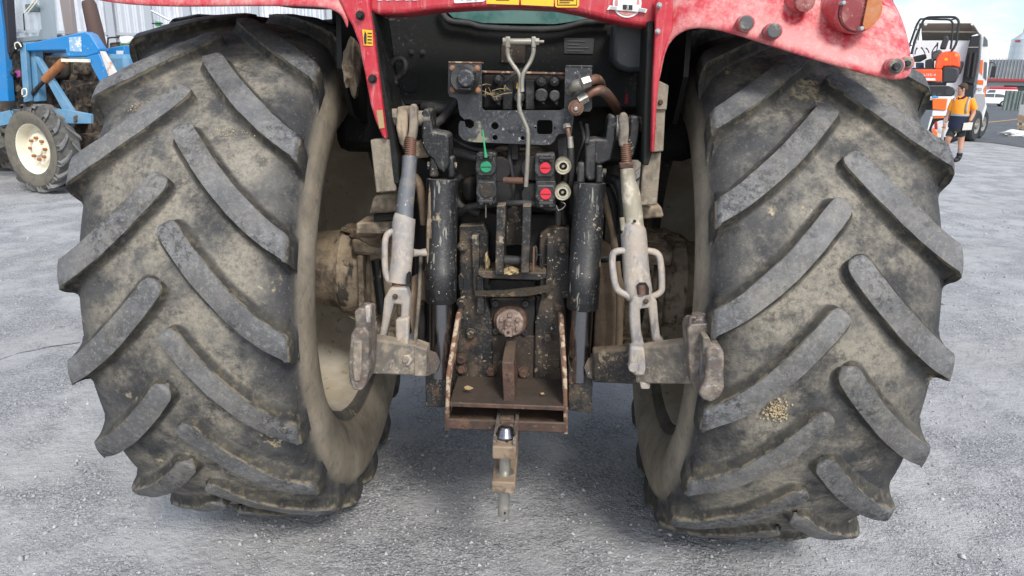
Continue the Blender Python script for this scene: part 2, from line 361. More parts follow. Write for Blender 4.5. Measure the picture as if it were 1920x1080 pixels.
def m_lug():
    b = NB('tyre_lug_worn')
    e = b.attr('top'); t = b.ramp(e, .80, .99)
    side = b.mix(b.ramp(b.noise(12, 5, .6, 1.5), .35, .7), (.028, .028, .028), (.07, .065, .054))
    side = b.mix(b.mul(b.ramp(b.noise(40, 5, .7, 9.5), .48, .70), .5), side, (.19, .155, .095))
    top = b.mix(b.ramp(b.noise(8, 5, .65, 4.4), .35, .68), (.088, .089, .092), (.165, .166, .169))
    top = b.mix(b.mul(b.ramp(b.noise(75, 5, .7, 14.4), .50, .66), .55), top, (.25, .25, .246))
    dk = b.mul(b.ramp(b.noise(5, 4, .6, 24.4), .44, .60), b.ramp(b.noise(48, 5, .75, 3.4), .49, .57))
    top = b.mix(b.mul(dk, .8), top, (.022, .023, .026))
    top = b.mix(b.mul(b.ramp(b.noise(26, 5, .7, 44.4), .62, .68), .5), top, (.28, .275, .262))
    top = b.mix(b.mul(b.ramp(b.noise(160, 3, .6, 34.4), .58, .68), .5), top, (.27, .262, .245))
    top = b.mix(b.mul(b.ramp(b.noise(90, 3, .6, 54.4), .60, .70), .5), top, (.04, .04, .04))
    tc_ = tyre_colour(b); top = b.mix(b.ramp(b.noise(6, 6, .7, 61.0), .38, .66, .12, .5), top, tc_)
    c = b.mix(b.ramp(e, .06, .38), tc_, side)
    edge = b.mul(b.ramp(e, .68, .82), b.ramp(b.math('SUBTRACT', 1.0, e), .03, .16))
    c = b.mix(t, c, top)
    c = b.mix(b.mul(edge, b.ramp(b.noise(30, 4, .6, 7.7), .40, .6, 0, .65)), c, (.27, .225, .15))
    b.l(c, b.b.inputs['Base Color']); b.l(b.mixf(t, .8, .60), b.b.inputs['Roughness']); b.b.inputs['Specular IOR Level'].default_value = .35
    b.bump(b.noise(60, 4, .75, 5.3), .65, .004); return b.m
M_lug = m_lug()
M_rim = mat('cream_rim_muddy', (.60, .55, .46), .6, 0, [((.42, .35, .25), 4, .38, .62, .75), ((.16, .12, .08), 26, .60, .70, .55), ((.22, .17, .11), 60, .64, .70, .5)], (40, .3))
def m_gravel():
    b = NB('compacted_gravel')
    patch = b.ramp(b.noise(2.6, 5, .62, 3.0, (1, .75, 1)), .40, .62)
    c = b.mix(b.ramp(b.noise(.7, 5, .6, 1), .3, .7), (.405, .405, .405), (.465, .465, .462))
    c = b.mix(b.mul(b.ramp(b.noise(6, 6, .7, 4), .46, .72), .55), c, (.33, .332, .337))
    c = b.mix(b.mul(b.ramp(b.noise(.5, 4, .6, 8.8), .52, .68), .30), c, (.345, .33, .295))
    c = b.mix(b.mul(b.ramp(b.noise(60, 4, .7, 2.4), .35, .7), .30), c, (.24, .246, .26))
    rot = b.n('ShaderNodeMapping'); b.l(b.g.outputs['Position'], rot.inputs[0]); rot.inputs['Rotation'].default_value = (0, 0, .7); rot.inputs['Scale'].default_value = (1, 2.2, 1)
    zs = b.n('ShaderNodeTexNoise'); zs.inputs['Scale'].default_value = 3.4; zs.inputs['Detail'].default_value = 5; zs.inputs['Roughness'].default_value = .7; b.l(rot.outputs[0], zs.inputs['Vector'])
    c = b.mix(b.mul(b.ramp(zs.outputs[0], .56, .72), .28), c, (.22, .225, .24))
    hs = None
    for sc, off, amt in ((85, 2, .85), (170, 5, .5)):
        mp = b.n('ShaderNodeMapping'); b.l(b.g.outputs['Position'], mp.inputs[0]); mp.inputs['Location'].default_value = (off, off, 0)
        v = b.n('ShaderNodeTexVoronoi'); v.inputs['Scale'].default_value = sc; b.l(mp.outputs[0], v.inputs['Vector'])
        sp = b.n('ShaderNodeSeparateColor'); b.l(v.outputs['Color'], sp.inputs[0])
        k = b.mul(patch, amt)
        c = b.mix(b.mul(b.ramp(sp.outputs[0], .55, .95), k), c, (.52, .52, .52))
        c = b.mix(b.mul(b.ramp(sp.outputs[1], .60, .98), b.mul(k, .75)), c, (.17, .175, .19))
        c = b.mix(b.mul(b.ramp(v.outputs['Distance'], .38, .62), b.mul(k, .55)), c, (.13, .135, .145))
        h = b.mul(b.math('SUBTRACT', 1.0, v.outputs['Distance']), b.math('ADD', b.mul(patch, .8), .12)); hs = h if hs is None else b.math('ADD', hs, b.mul(h, .5))
    b.l(c, b.b.inputs['Base Color']); b.b.inputs['Roughness'].default_value = .9; b.b.inputs['Specular IOR Level'].default_value = .3
    h = b.math('ADD', b.mul(b.noise(11, 6, .75, 3.1), 2.6), b.mul(hs, .55))
    h = b.math('SUBTRACT', h, b.mul(b.ramp(zs.outputs[0], .5, .75), .5))
    b.bump(h, .9, .014); return b.m
M_gravel = m_gravel()
M_stone = None
def m_stone():
    b = NB('gravel_stone'); r = b.attr('tone')
    c = b.mix(r, (.22, .225, .24), (.53, .535, .545)); b.l(c, b.b.inputs['Base Color']); b.b.inputs['Roughness'].default_value = .88
    return b.m
M_stone = m_stone()
M_shadow_asph = mat('shadow_asphalt', (.075, .08, .088), .85, 0, [((.13, .135, .14), 1.2, .45, .65, .6), ((.17, .175, .18), 30, .58, .68, .5)], (60, .5))  # dark tone carries the shadow around the truck

# ------------------------------------------------------------------ ground
def spread(lo, hi, step, far, g=1.16):
    a = list(np.arange(lo, hi + 1e-6, step)); s = step
    while a[-1] < far: s *= g; a.append(a[-1] + s)
    s = step
    while a[0] > -far: s *= g; a.insert(0, a[0] - s)
    return a
gx = spread(-4.5, 4.5, .04, 3500); gy = spread(1.0, 8.0, .04, 3500)
gv = []
for yy in gy:
    for xx in gx:
        near = max(0.0, 1 - max(0, math.hypot(xx, yy - 3) - 8) / 12)
        z = 0.0
        if near > 0:
            p = Vector((xx, yy, 0))
            z = near * (.012 * noise.noise(p * 1.3) + .006 * noise.noise(p * 5.0) + .004 * noise.noise(p * 14.0))
        gv.append((xx, yy, z - .004))
nx = len(gx)
gf = [(j * nx + i, j * nx + i + 1, (j + 1) * nx + i + 1, (j + 1) * nx + i) for j in range(len(gy) - 1) for i in range(nx - 1)]
me = bpy.data.meshes.new('ground'); me.from_pydata(gv, [], gf)
g_o = finish('ground', me, M_gravel, None, 0, True, 180); g_o['kind'] = 'structure'; g_o['label'] = 'grey compacted gravel yard'

# loose stones lying on the yard, one uncountable mass
def stones():
    rg = np.random.default_rng(3); n = 85000
    t = rg.random(n); Y = 1.25 + 9.0 * t ** 1.9; half = 1.0 + Y * .85
    X = (rg.random(n) * 2 - 1) * half
    keep = np.array([noise.noise(Vector((x, y * .75, 4.2)) * 1.6) + .5 * noise.noise(Vector((x, y, 1)) * 5) for x, y in zip(X, Y)]) + rg.normal(0, .22, n) > .02
    X = X[keep]; Y = Y[keep]; n = len(X)
    S = .0024 * np.exp(rg.normal(0, .52, n)) * (1 + Y * .10); S = np.clip(S, .0014, .016)
    base = np.array([(1, 0, 0), (-1, 0, 0), (0, 1, 0), (0, -1, 0), (0, 0, .75), (0, 0, -.6), ]) 
    fac = np.array([(0, 2, 4), (2, 1, 4), (1, 3, 4), (3, 0, 4), (2, 0, 5), (1, 2, 5), (3, 1, 5), (0, 3, 5)])
    jit = base[None] * (1 + rg.normal(0, .22, (n, 6, 3))) + rg.normal(0, .16, (n, 6, 3))
    a = rg.random(n) * 6.283; ca, sa = np.cos(a), np.sin(a)
    v = jit * S[:, None, None]
    vx = v[..., 0] * ca[:, None] - v[..., 1] * sa[:, None]; vy = v[..., 0] * sa[:, None] + v[..., 1] * ca[:, None]
    Z = np.array([.012 * noise.noise(Vector((x, y, 0)) * 1.3) + .006 * noise.noise(Vector((x, y, 0)) * 5) + .004 * noise.noise(Vector((x, y, 0)) * 14) for x, y in zip(X, Y)]) - .004
    P = np.stack([vx + X[:, None], vy + Y[:, None], v[..., 2] + (Z + S * .15)[:, None]], -1).reshape(-1, 3)
    F = (fac[None] + (np.arange(n) * 6)[:, None, None]).reshape(-1)
    me = bpy.data.meshes.new('gravel'); me.vertices.add(n * 6); me.vertices.foreach_set('co', P.reshape(-1).astype(np.float32))
    me.loops.add(n * 24); me.loops.foreach_set('vertex_index', F.astype(np.int32))
    me.polygons.add(n * 8); me.polygons.foreach_set('loop_start', np.arange(0, n * 24, 3, dtype=np.int32))
    me.update(calc_edges=True); me.validate()
    at = me.attributes.new('tone', 'FLOAT', 'POINT'); at.data.foreach_set('value', np.repeat(np.clip(rg.normal(.5, .22, n), 0, 1), 6).astype(np.float32))
    o = finish('gravel', me, M_stone, None, 0, False); o['kind'] = 'stuff'; o['label'] = 'loose grey gravel stones scattered over the yard'; o['category'] = 'gravel'
stones()
def gz(x, y):
    p = Vector((x, y, 0)); return .012 * noise.noise(p * 1.3) + .006 * noise.noise(p * 5.0) + .004 * noise.noise(p * 14.0) - .004
def streak(pts, seed):
    rg = random.Random(seed); m = MB(); n = 60; rows = []
    P_ = [ground(*q) for q in pts]
    for i in range(n + 1):
        t = i / n * (len(P_) - 1); k = min(int(t), len(P_) - 2); p = P_[k].lerp(P_[k + 1], t - k); w = .022 * (.25 + abs(noise.noise(Vector((i * .35, seed, 0)))) * 2)
        rows.append([Vector((p.x + w * d * .3, p.y + w * d, gz(p.x + w * d * .3, p.y + w * d) + .003)) for d in (-1, -.4, .4, 1)])
    o = m.rows(rows).build('damp_streak', mat('damp_grit', (.07, .07, .075), .7, 0, [((.28, .285, .30), 45, .48, .56, .9)], (60, .6)), g_o); return o
streak(((-40, 684), (30, 662), (90, 648), (150, 640)), 3)
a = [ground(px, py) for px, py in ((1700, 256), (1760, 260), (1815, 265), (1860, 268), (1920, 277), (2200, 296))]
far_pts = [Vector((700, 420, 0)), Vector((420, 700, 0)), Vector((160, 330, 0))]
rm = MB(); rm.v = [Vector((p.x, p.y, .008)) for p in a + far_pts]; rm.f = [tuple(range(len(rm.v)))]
ro = rm.build('shadow_sheet', M_shadow_asph, None, 0, False); ro['kind'] = 'structure'; ro['label'] = 'dark sheet painted as the shadow beyond the gravel yard'  # dark sheet stands in for the shadow near the truck, painted as colour

# ------------------------------------------------------------------ red tractor
TF = Fr((0, 2.62, 0), R(-2.5)); L = TF.at
TR = empty('red_tractor', TF)
tag(TR, 'big dirty red tractor seen from behind with three point hitch and huge lugged rear tyres', 'tractor')
def pp(name, poly, y, d, m, parent=None, bevel=.003, **k): return MB(TF).pp(poly, y, d).build(name, m, parent or TR, bevel, **k)
def pt(name, pts, r, m, parent=None, n=10, smooth=5, **k): return MB(TF).pt(pts, r, n, smooth).build(name, m, parent or TR, **k)
def pc(name, px, py, y, r, d, m, parent=None, bevel=.002, n=20): return MB(TF).pc(px, py, y, r, d, n).build(name, m, parent or TR, bevel)

# tyres: carcass, then every lug on its own
HW = .305
TP = [(.205, .528), (.232, .534), (.252, .548), (.262, .566), (.268, .570), (.288, .60), (.300, .625), (.303, .634), (.311, .655), (.317, .70), (.315, .735), (.311, .760), (.303, .782), (.297, .797), (.288, .812), (.268, .836), (.235, .853), (.18, .864), (.10, .871), (0, .874)]
prof = [(-u, r) for u, r in TP] + [(u, r) for u, r in TP[-2::-1]]
def carcass():
    n = 128; V = []; F = []; A = []; A2 = []
    for k in range(n):
        th = 2 * math.pi * k / n
        for u, r in prof:
            q = noise.noise(Vector((u * 9, math.cos(th) * 6, math.sin(th) * 6))) * .003
            V.append((u, -(r + q) * math.cos(th), (r + q) * math.sin(th)))
            A2.append(min(1, abs(u) / .3)); A.append(min(1, max(0, (.800 - r) / .03)) if r > .770 else (1.0 if r > .566 else .15))
    m = len(prof)
    for k in range(n):
        for j in range(m - 1):
            F.append((k * m + j, k * m + j + 1, ((k + 1) % n) * m + j + 1, ((k + 1) % n) * m + j))
    me = bpy.data.meshes.new('tyre'); me.from_pydata(V, [], F)
    bm = bmesh.new(); bm.from_mesh(me); bmesh.ops.recalc_face_normals(bm, faces=bm.faces); bm.to_mesh(me); bm.free()
    at = me.attributes.new('side', 'FLOAT', 'POINT'); at.data.foreach_set('value', A); at = me.attributes.new('crown', 'FLOAT', 'POINT'); at.data.foreach_set('value', A2); return me
def ip(tab, q):
    q = max(0, min(len(tab) - 1.0001, q)); i = int(q); t = q - i
    return tab[i][0] * (1 - t) + tab[i + 1][0] * t, tab[i][1] * (1 - t) + tab[i + 1][1] * t
# stations: tread 0..4 (u 0, .08, .16, .24, .30), shoulder 4..8
TOPC = [(0, .905), (.08, .904), (.16, .901), (.24, .895), (.296, .885), (.306, .872), (.310, .850), (.311, .826), (.307, .800)]
BASC = [(0, .868), (.08, .867), (.16, .861), (.24, .847), (.290, .806), (.295, .798), (.299, .792), (.302, .788), (.303, .784)]
def u2q(u):
    for i in range(4):
        a, b = TOPC[i][0], TOPC[i + 1][0]
        if u <= b: return i + (u - a) / (b - a)
    return 4.0
def vpath(u): return 1.40 * u - 1.36 * u * u
def lug_mesh(side, seed, u0=.012):
    W = .0248
    pr = [(-1, .040, 0.0), (-1, .024, .10), (-1, .012, .40), (-1, .004, .78), (-1, -.004, .96), (-.5, 0, 1.0), (0, 0, 1.01), (.5, 0, 1.0), (1, -.004, .96), (1, .004, .78), (1, .012, .40), (1, .024, .10), (1, .040, 0.0)]
    st = []
    for k in range(9):                                    # rounded nose
        a = math.pi / 2 * (k / 8) ** 1.3
        st.append(('t', u0 - .019 * math.cos(a), max(.02, math.sin(a) ** .8), k == 0))
    for u in np.linspace(u0 + .02, .292, 14): st.append(('t', float(u), 1.0, False))
    for q in (4.0, 4.5, 5.0, 5.5, 6.0, 6.6, 7.3, 8.0): st.append(('s', q, 1.0, False))
    rows = []; top = []; sidev = []; crown = []
    for kind, x, ws, nose in st:
        row = []
        for sgn, off, f in pr:
            wd = W * (1 + .08 * noise.noise(Vector(((x if kind == 't' else .3 + .01 * x) * 30, seed * 7.7, sgn))) + .16 * min(1, (x if kind == 't' else .3) / .3))
            if kind == 't':
                u = x; sl = 1.40 - 2.72 * max(u, 0); ln = math.hypot(1, sl); pu, pv = sl / ln, 1 / ln       # perp to the path
                bl = max(0, min(1, (u - .17) / .10)); vv_w = ln
                o = sgn * wd * ws + math.copysign(off, sgn) * (.4 + .6 * ws) * (1 if sgn else 0)
                du = -o * pu * (1 - bl); dv = o * (pv * (1 - bl) + ln * bl * .92)
                uu = u + du
                if ws < 1: uu -= 0
                ff = f if not nose else min(f, .35)
                if ws < .75 and not nose: ff = min(f, .35 + .65 * (ws / .75) ** .5)
                q = u2q(abs(uu)); (tu, tr), (bu, br) = ip(TOPC, q), ip(BASC, q)
                Rr = br + (tr - br) * ff; uq = (bu + (tu - bu) * ff) if q >= 4 else abs(uu); uq = math.copysign(uq, uu) if uu < 0 else uq
                v = vpath(u) + dv
            else:
                o = sgn * wd * 1.16 + math.copysign(off, sgn) * (1 if sgn else 0) * (.65 if x > 4.4 else 1)
                ff = f * (1 if x < 7 else max(.15, (8 - x)))
                (tu, tr), (bu, br) = ip(TOPC, x), ip(BASC, x)
                Rr = br + (tr - br) * ff; uq = bu + (tu - bu) * ff
                v = vpath(.300) + .028 * min(1, (x - 4) / 4) + o
            n_ = noise.noise(Vector((uq * 14 + seed * 5.3, v * 14, Rr * 9))) * .0055 * f + noise.noise(Vector((uq * 50 + seed * 9, v * 50, 1))) * .0012
            Rr += n_; th = -v / .87
            crown.append(min(1, abs(uq) / .3)); sidev.append((min(1, max(0, (.800 - Rr) / .03)) if abs(uq) > .2 else 0) * (1 - min(1, f * 1.6)) ); row.append((side * uq, -Rr * math.cos(th), Rr * math.sin(th))); top.append(f if kind == 't' or x < 4.6 else f * max(.0, 1 - (x - 4.4) * .35))
        rows.append(row)
    m = MB().rows(rows); me = bpy.data.meshes.new('lug'); me.from_pydata([tuple(p) for p in m.v], [], m.f)
    bm = bmesh.new(); bm.from_mesh(me); bmesh.ops.recalc_face_normals(bm, faces=bm.faces)
    c = sum((v.co for v in bm.verts), Vector()) / len(bm.verts); f0 = max(bm.faces, key=lambda f: f.calc_area())
    if f0.normal.dot(Vector((0, c.y, c.z))) < 0: bmesh.ops.reverse_faces(bm, faces=bm.faces)
    bm.to_mesh(me); bm.free()
    at = me.attributes.new('top', 'FLOAT', 'POINT'); at.data.foreach_set('value', top); at = me.attributes.new('side', 'FLOAT', 'POINT'); at.data.foreach_set('value', sidev); at = me.attributes.new('crown', 'FLOAT', 'POINT'); at.data.foreach_set('value', crown)
    me.materials.append(M_lug); me.polygons.foreach_set('use_smooth', [True] * len(me.polygons)); me.set_sharp_from_angle(angle=R(75)); return me
CAR = carcass(); CAR.materials.append(M_tyre); CAR.polygons.foreach_set('use_smooth', [True] * len(CAR.polygons))
LUGS = {(s, o): [lug_mesh(s, i + (10 if s > 0 else 0) + 20 * o, .045 if o else .006) for i in range(4)] for s in (-1, 1) for o in (0, 1)}
NL = 20
def tyre(name, parent, loc, sc=1.0, phase=0.0, row=.5, mat_c=None):
    t = bpy.data.objects.new(name, CAR); COL.objects.link(t); t.parent = parent; t.location = loc; t.scale = (sc,) * 3
    rg = random.Random(int(phase * 1000) + 5)
    for i in range(NL):
        for s in (-1, 1):
            oc = 1 if s * loc[0] > 0 else 0; a = (i + phase + (row if s > 0 else 0) - (.16 if oc else 0)) * 2 * math.pi / NL
            l = bpy.data.objects.new('lug', LUGS[(s, oc)][rg.randrange(4)]); COL.objects.link(l); l.parent = t; l.rotation_euler = (a + rg.uniform(-.006, .006), 0, 0)
    return t
def rim(name, parent, loc, inward, sc=1.0):
    pf = [(.556, .250), (.553, .238), (.532, .230), (.518, .19), (.514, .05), (.498, .0), (.44, -.03), (.32, -.05), (.17, -.055), (.02, -.055)]
    b = MB(); n = 64
    b.rows([[Vector((inward * h, r * math.cos(2 * math.pi * k / n), r * math.sin(2 * math.pi * k / n))) for k in range(n)] for r, h in pf], True)
    pf2 = [(.02, -.067), (.17, -.067), (.32, -.062), (.44, -.045), (.50, -.07), (.518, -.2), (.553, -.238), (.556, -.250)]
    b.rows([[Vector((inward * h, r * math.cos(2 * math.pi * k / n), r * math.sin(2 * math.pi * k / n))) for k in range(n)] for r, h in pf2], True)
    o = b.build(name, M_rim, parent); o.location = loc; o.scale = (sc,) * 3
    src = None
    for k in range(10):
        a = 2 * math.pi * k / 10
        if src is None: src = MB().lathe([(.020, -.03), (.020, .03)], (0, 0, 0), (1, 0, 0), 6).build('wheel_bolt', M_rust, o); q = src
        else: q = share(src, o)
        q.location = (-inward * .05 if False else -inward * .055, .21 * math.cos(a), .21 * math.sin(a))
    return o
ZC = .895
tl = tyre('rear_tyre', TR, (-.853, 0, ZC), 1, .38, .5); tr_ = tyre('rear_tyre', TR, (.853, 0, ZC), 1, .44, .5)
rim('rear_rim', TR, (-.853, 0, ZC), 1); rim('rear_rim', TR, (.853, 0, ZC), -1)
for s in (-1, 1):
    tyre('front_tyre', TR, (s * .86, 2.75, .655), .73, .2 + s * .1); rim('front_rim', TR, (s * .86, 2.75, .655), -s, .73)

# dried mud crumbs stuck on the tread
def tread_pt(px, py, rad=.8725):
    r = ray(px, py); o = CAM - TF.o; oy, oz = o.dot(TF.ay), o.z - ZC; dy, dz = r.dot(TF.ay), r.z
    a, b_, c_ = dy * dy + dz * dz, 2 * (oy * dy + oz * dz), oy * oy + oz * oz - rad * rad
    s = (-b_ - math.sqrt(b_ * b_ - 4 * a * c_)) / (2 * a); p = o + r * s
    return Vector((p.dot(TF.ax), p.dot(TF.ay), p.z))
def crumbs(par, px, py, wx, wy, n, seed, m, size=.006):
    rg = random.Random(seed); bm = bmesh.new()
    for i in range(n):
        q = tread_pt(px + rg.gauss(0, wx), py + rg.gauss(0, wy)) - par.location; s = size * rg.uniform(.35, 1.2)
        r_ = bmesh.ops.create_icosphere(bm, subdivisions=1, radius=1)
        for v in r_['verts']: v.co = q + Vector([v.co[k] * s * rg.uniform(.6, 1.3) for k in range(3)])
    me = bpy.data.meshes.new('dried_mud'); bm.to_mesh(me); bm.free(); finish('dried_mud', me, m, par, 0, True, 60, 'stuff')
M_crumb = mat('dried_clay', (.40, .32, .20), .95, 0, [((.28, .22, .14), 60, .45, .65, .8)])
crumbs(tr_, 1456, 770, 12, 9, 150, 4, M_crumb, .0034); crumbs(tl, 262, 204, 12, 5, 50, 5, M_crumb, .0022); crumbs(tl, 430, 250, 16, 5, 50, 6, M_crumb, .0022)

# body hidden in front: chassis, hood, cab
b = MB(); b.box((0, .12, .93), (.62, .95, .62)).box((0, 1.3, .88), (.5, 1.7, .5)).box((0, 2.75, .62), (1.3, .16, .16)).box((0, 2.6, .8), (.42, 1.0, .35))
b.build('transmission_housing', M_dark, TR, .03)
hp = [(-.42, 1.05), (-.42, 1.5), (-.34, 1.66), (.34, 1.66), (.42, 1.5), (.42, 1.05)]
MB().rows([[Vector((x, 1.55, z)) for x, z in hp], [Vector((x, 2.6, z - .05)) for x, z in hp], [Vector((x * .92, 3.25, z - .12)) for x, z in hp], [Vector((x * .75, 3.45, z * .86)) for x, z in hp]], True, True).build('hood', M_red, TR, .03)
MB().box((0, .62, 1.62), (1.24, 1.5, .55)).build('cab_floor_box', M_cab, TR, .04)
cg = mat('cab_glass', (.02, .05, .045), .06, 0, spec=.8)
MB().box((0, .64, 2.3), (1.5, 1.45, .85), None, .92).build('cab_glass', cg, TR, .05)
MB().box((0, .6, 2.78), (1.6, 1.75, .14), None, .9).build('cab_roof', M_red, TR, .05)
for x in (-.76, .76):
    for y in (-.1, .62, 1.36): MB().tube([(x, y, 1.85), (x * .94, y, 2.74)], .035, 8).build('cab_pillar', M_black_clean, TR)

# fenders -------------------------------------------------------------
def fender(name, edge, y0, up, x_in, flare):
    """edge: lower rear lip in pixels from the inside to the outside; up: (dy, dz) steps of the sheet from the lip over the tyre"""
    rows = []
    lip = [L(px, py, y0 + dy) for px, py, dy in edge]
    n = len(lip)
    for dy, dz, tuck in up:
        row = []
        for i, p in enumerate(lip):
            t = i / (n - 1); zz = p.z + dz
            if dz > 0: zz = p.z + dz * (1 - .25 * t ** 3 * flare)
            row.append(Vector((p.x - tuck * t ** 2, p.y + dy, zz)))
        rows.append(row)
    m = MB().rows(rows)
    o = m.build(name, M_redf, TR, 0, True, 60)
    s = o.modifiers.new('thick', 'SOLIDIFY'); s.thickness = .014; s.offset = 0
    u = o.modifiers.new('sub', 'SUBSURF'); u.levels = 1; u.render_levels = 2
    return o
UPR = [(0, 0, 0), (.006, .022, 0), (.03, .075, .0), (.075, .15, .005), (.15, .23, .015), (.28, .31, .03), (.50, .36, .04), (.85, .36, .04), (1.25, .26, .04)]
er = [(1232, 165, .10), (1240, 112, .10), (1256, 74, .10), (1292, 50, .08), (1352, 56, .06), (1440, 86, .04), (1530, 114, .02), (1620, 140, .0), (1672, 151, .0), (1697, 150, .01), (1707, 138, .04)]
f_r = fender('rear_fender', er, -.72, UPR, 0, .6)
UPL = [(0, 0, 0), (.006, .022, 0), (.04, .07, .0), (.10, .13, .005), (.2, .19, .015), (.35, .23, .03), (.55, .25, .04), (.85, .23, .04), (1.25, .12, .04)]
el = [(652, 60, .0), (645, 32, .0), (625, 16, .0), (560, 12, .0), (450, 12, .0), (330, 14, .0), (245, 10, .0), (185, 2, .0), (150, -8, .02)]
f_l = fender('rear_fender', el, -.60, UPL, 0, .4)
for edge, y0, up, nm in ((er, -.72, UPR, 1), (el, -.60, UPL, -1)):
    lip = [L(px, py, y0 + dy) for px, py, dy in edge]
    rows = [[Vector((p.x - .01 * nm, p.y + dy + .022, p.z + dz - .012)) for p in lip] for dy, dz, t in up[1:]]
    MB().rows(rows).build('fender_liner', M_black_clean, TR)
for s in (-1, 1):
    ys = [(-.40, 2.0), (-.42, 1.62), (-.30, 1.48), (.0, 1.42), (.3, 1.42), (.8, 1.40), (1.0, 2.0)]
    MB().prism3([(s * .50, y, z) for y, z in ys], (s * .015, 0, 0)).build('wheel_arch_panel', M_black_clean, TR)
# lamps and plugs on the right fender
lamp_red = mat('dirty_lamp_lens', (.26, .05, .055), .35, 0, [((.42, .22, .19), 25, .42, .62, .6), ((.5, .42, .36), 90, .6, .66, .6)], (90, .2))
lamp_or = mat('dirty_amber_lens', (.48, .16, .05), .35, 0, [((.5, .27, .17), 25, .42, .62, .5), ((.5, .42, .36), 90, .6, .66, .6)], (90, .2))
def lamp(px, py, y, r, name):
    k = TF.scale(px, py, y) * r; c = L(px, py, y); ax = Vector((.05, -1, -.12)).normalized()
    o = MB().lathe([(k * 1.0, -.35), (k * 1.12, -.12), (k * 1.07, -.012), (k * 1.0, 0), (k * .96, -.004), (0.002, -.004)], c, ax, 32).build(name, M_redf, f_r)
    d = MB().lathe([(k * .955, -.008), (k * .955, .004), (k * .90, .010), (.002, .014)], c, ax, 32).build('lamp_lens', lamp_red, f_r)
    return c, ax, k
c, ax, k = lamp(1612, 19, -.73, 41, 'lamp_housing')
u = Vector((0, 0, 1)); u = (u - ax * u.dot(ax)).normalized(); v = ax.cross(u)
if v.x < 0: v = -v
arc = [c + ax * .0145 + v * k * .88 * math.cos(a) + u * k * .88 * math.sin(a) for a in np.linspace(R(-72), R(72), 16)] + [c + ax * .0165 + v * k * (.10) + u * k * q for q in (.6, .2, -.2, -.6)]
MB().prism3(arc, ax * .004).build('amber_lens', lamp_or, f_r)
for a, b_ in ((1583, 5), (1617, 53)): pc('lamp_screw', a, b_, -.752, 4, .03, M_greyst, f_r)
lamp(1508, 3, -.69, 20, 'lamp_housing')
plugm = mat('dusty_plug', (.09, .09, .09), .7, 0, [((.30, .28, .22), 26, .45, .6, .8), ((.03, .03, .035), 20, .6, .66, .7)], (60, .3))
for px, py, r, y in ((1400, 43, 14, -.705), (1452, 58, 14, -.722), (1682, 124, 14, -.752), (1703, 118, 11, -.715)):
    MB(TF).pc(px, py, y, r, .05, 24).build('fender_plug', plugm, f_r, .004); pc('plug_ring', px, py, y + .004, r * 1.15, .03, M_redf, f_r, .003)
    if px > 1600: pc('plug_core', px + 1, py + 1, y - .012, r * .5, .014, M_rubber, f_r)
MB(TF).pp([(1640, -10), (1655, -2), (1672, 22), (1681, 38), (1677, 49), (1662, 38), (1648, 22)], -.60, .06).build('lamp_guard', M_red, f_r, .004)

# red cross panel under the cab with its stickers
panel = [(690, -20), (690, 22), (712, 27), (760, 26), (815, 18), (880, 14), (960, 12), (1040, 15), (1090, 24), (1140, 37), (1190, 47), (1222, 51), (1229, 40), (1232, -20)]
XP = pp('rear_cross_panel', panel, -.58, .12, M_red, bevel=.012)
XP.modifiers['bevel'].segments = 4
def sticker(name, poly, y, m, parent): return pp(name, poly, y, .002, m, parent, 0)
sticker('warning_sticker', [(912, -20), (912, 8), (973, 10), (973, -20)], -.583, M_yellow, XP)
sticker('warning_sticker', [(977, -20), (977, 10), (1038, 13), (1038, -20)], -.583, M_yellow, XP)
sticker('warning_sticker', [(1041, -20), (1041, 12), (1045, 14), (1083, 14), (1086, 10), (1086, -20)], -.583, M_yellow, XP)
sticker('sticker_border', [(1045, -20), (1045, 10), (1082, 10), (1082, -20)], -.5845, M_ink, XP); sticker('sticker_field', [(1046.5, -20), (1046.5, 8.5), (1080.5, 8.5), (1080.5, -20)], -.586, M_yellow, XP)
for yy in (-4, 0, 4): sticker('print_line', [(1049, yy), (1049, yy + 1.5), (1076 - (yy == 4) * 8, yy + 1.5), (1076 - (yy == 4) * 8, yy)], -.5875, M_ink, XP)
sticker('print_line', [(930, -1), (930, .6), (955, .6), (955, -1)], -.5845, M_ink, XP)
sticker('sticker_edge', [(913, 7), (913, 8.6), (973, 10.6), (973, 9)], -.5845, M_ink, XP); sticker('sticker_edge', [(977, 9), (977, 10.6), (1038, 13.4), (1038, 12)], -.5845, M_ink, XP)
sticker('number_sticker', [(851, -20), (851, 4), (854, 6), (906, 3), (910, 0), (910, -20)], -.583, M_white, XP)
text('number_print', 'XX', TF, 880, -6, -.5865, 12, M_ink, XP, sx=1.3)
sticker('letter_print', [(708, -20), (708, 1), (716, 1), (716, -20)], -.583, M_white, XP)
for a in (724, 742, 760, 774): sticker('letter_print', [(a, -20), (a, 1), (a + 12, 0), (a + 12, -20)], -.583, M_white, XP)
bd = sticker('badge', circ(1176, 6, 27, 28), -.583, M_white, XP)
sticker('badge_ring', circ(1176, 6, 23, 28), -.585, M_pinkst, bd); sticker('badge_disc', circ(1176, 2, 18, 24), -.587, M_white, bd)
sticker('badge_ribbon', [(1138, 18), (1143, 10), (1158, 12), (1158, 7), (1200, 9), (1199, 14), (1214, 17), (1211, 24), (1196, 22), (1157, 19)], -.589, M_white, bd)
sticker('badge_ribbon_fold', [(1142, 17.5), (1146, 11.5), (1157, 13), (1156, 18.4)], -.591, M_greyst, bd); sticker('badge_ribbon_fold', [(1198, 15), (1211, 17.6), (1208.5, 22.5), (1197, 21)], -.591, M_greyst, bd)
sticker('badge_box', [(1168, 8.5), (1168, 17.5), (1186, 18.5), (1186, 9.5)], -.591, M_ink, bd)
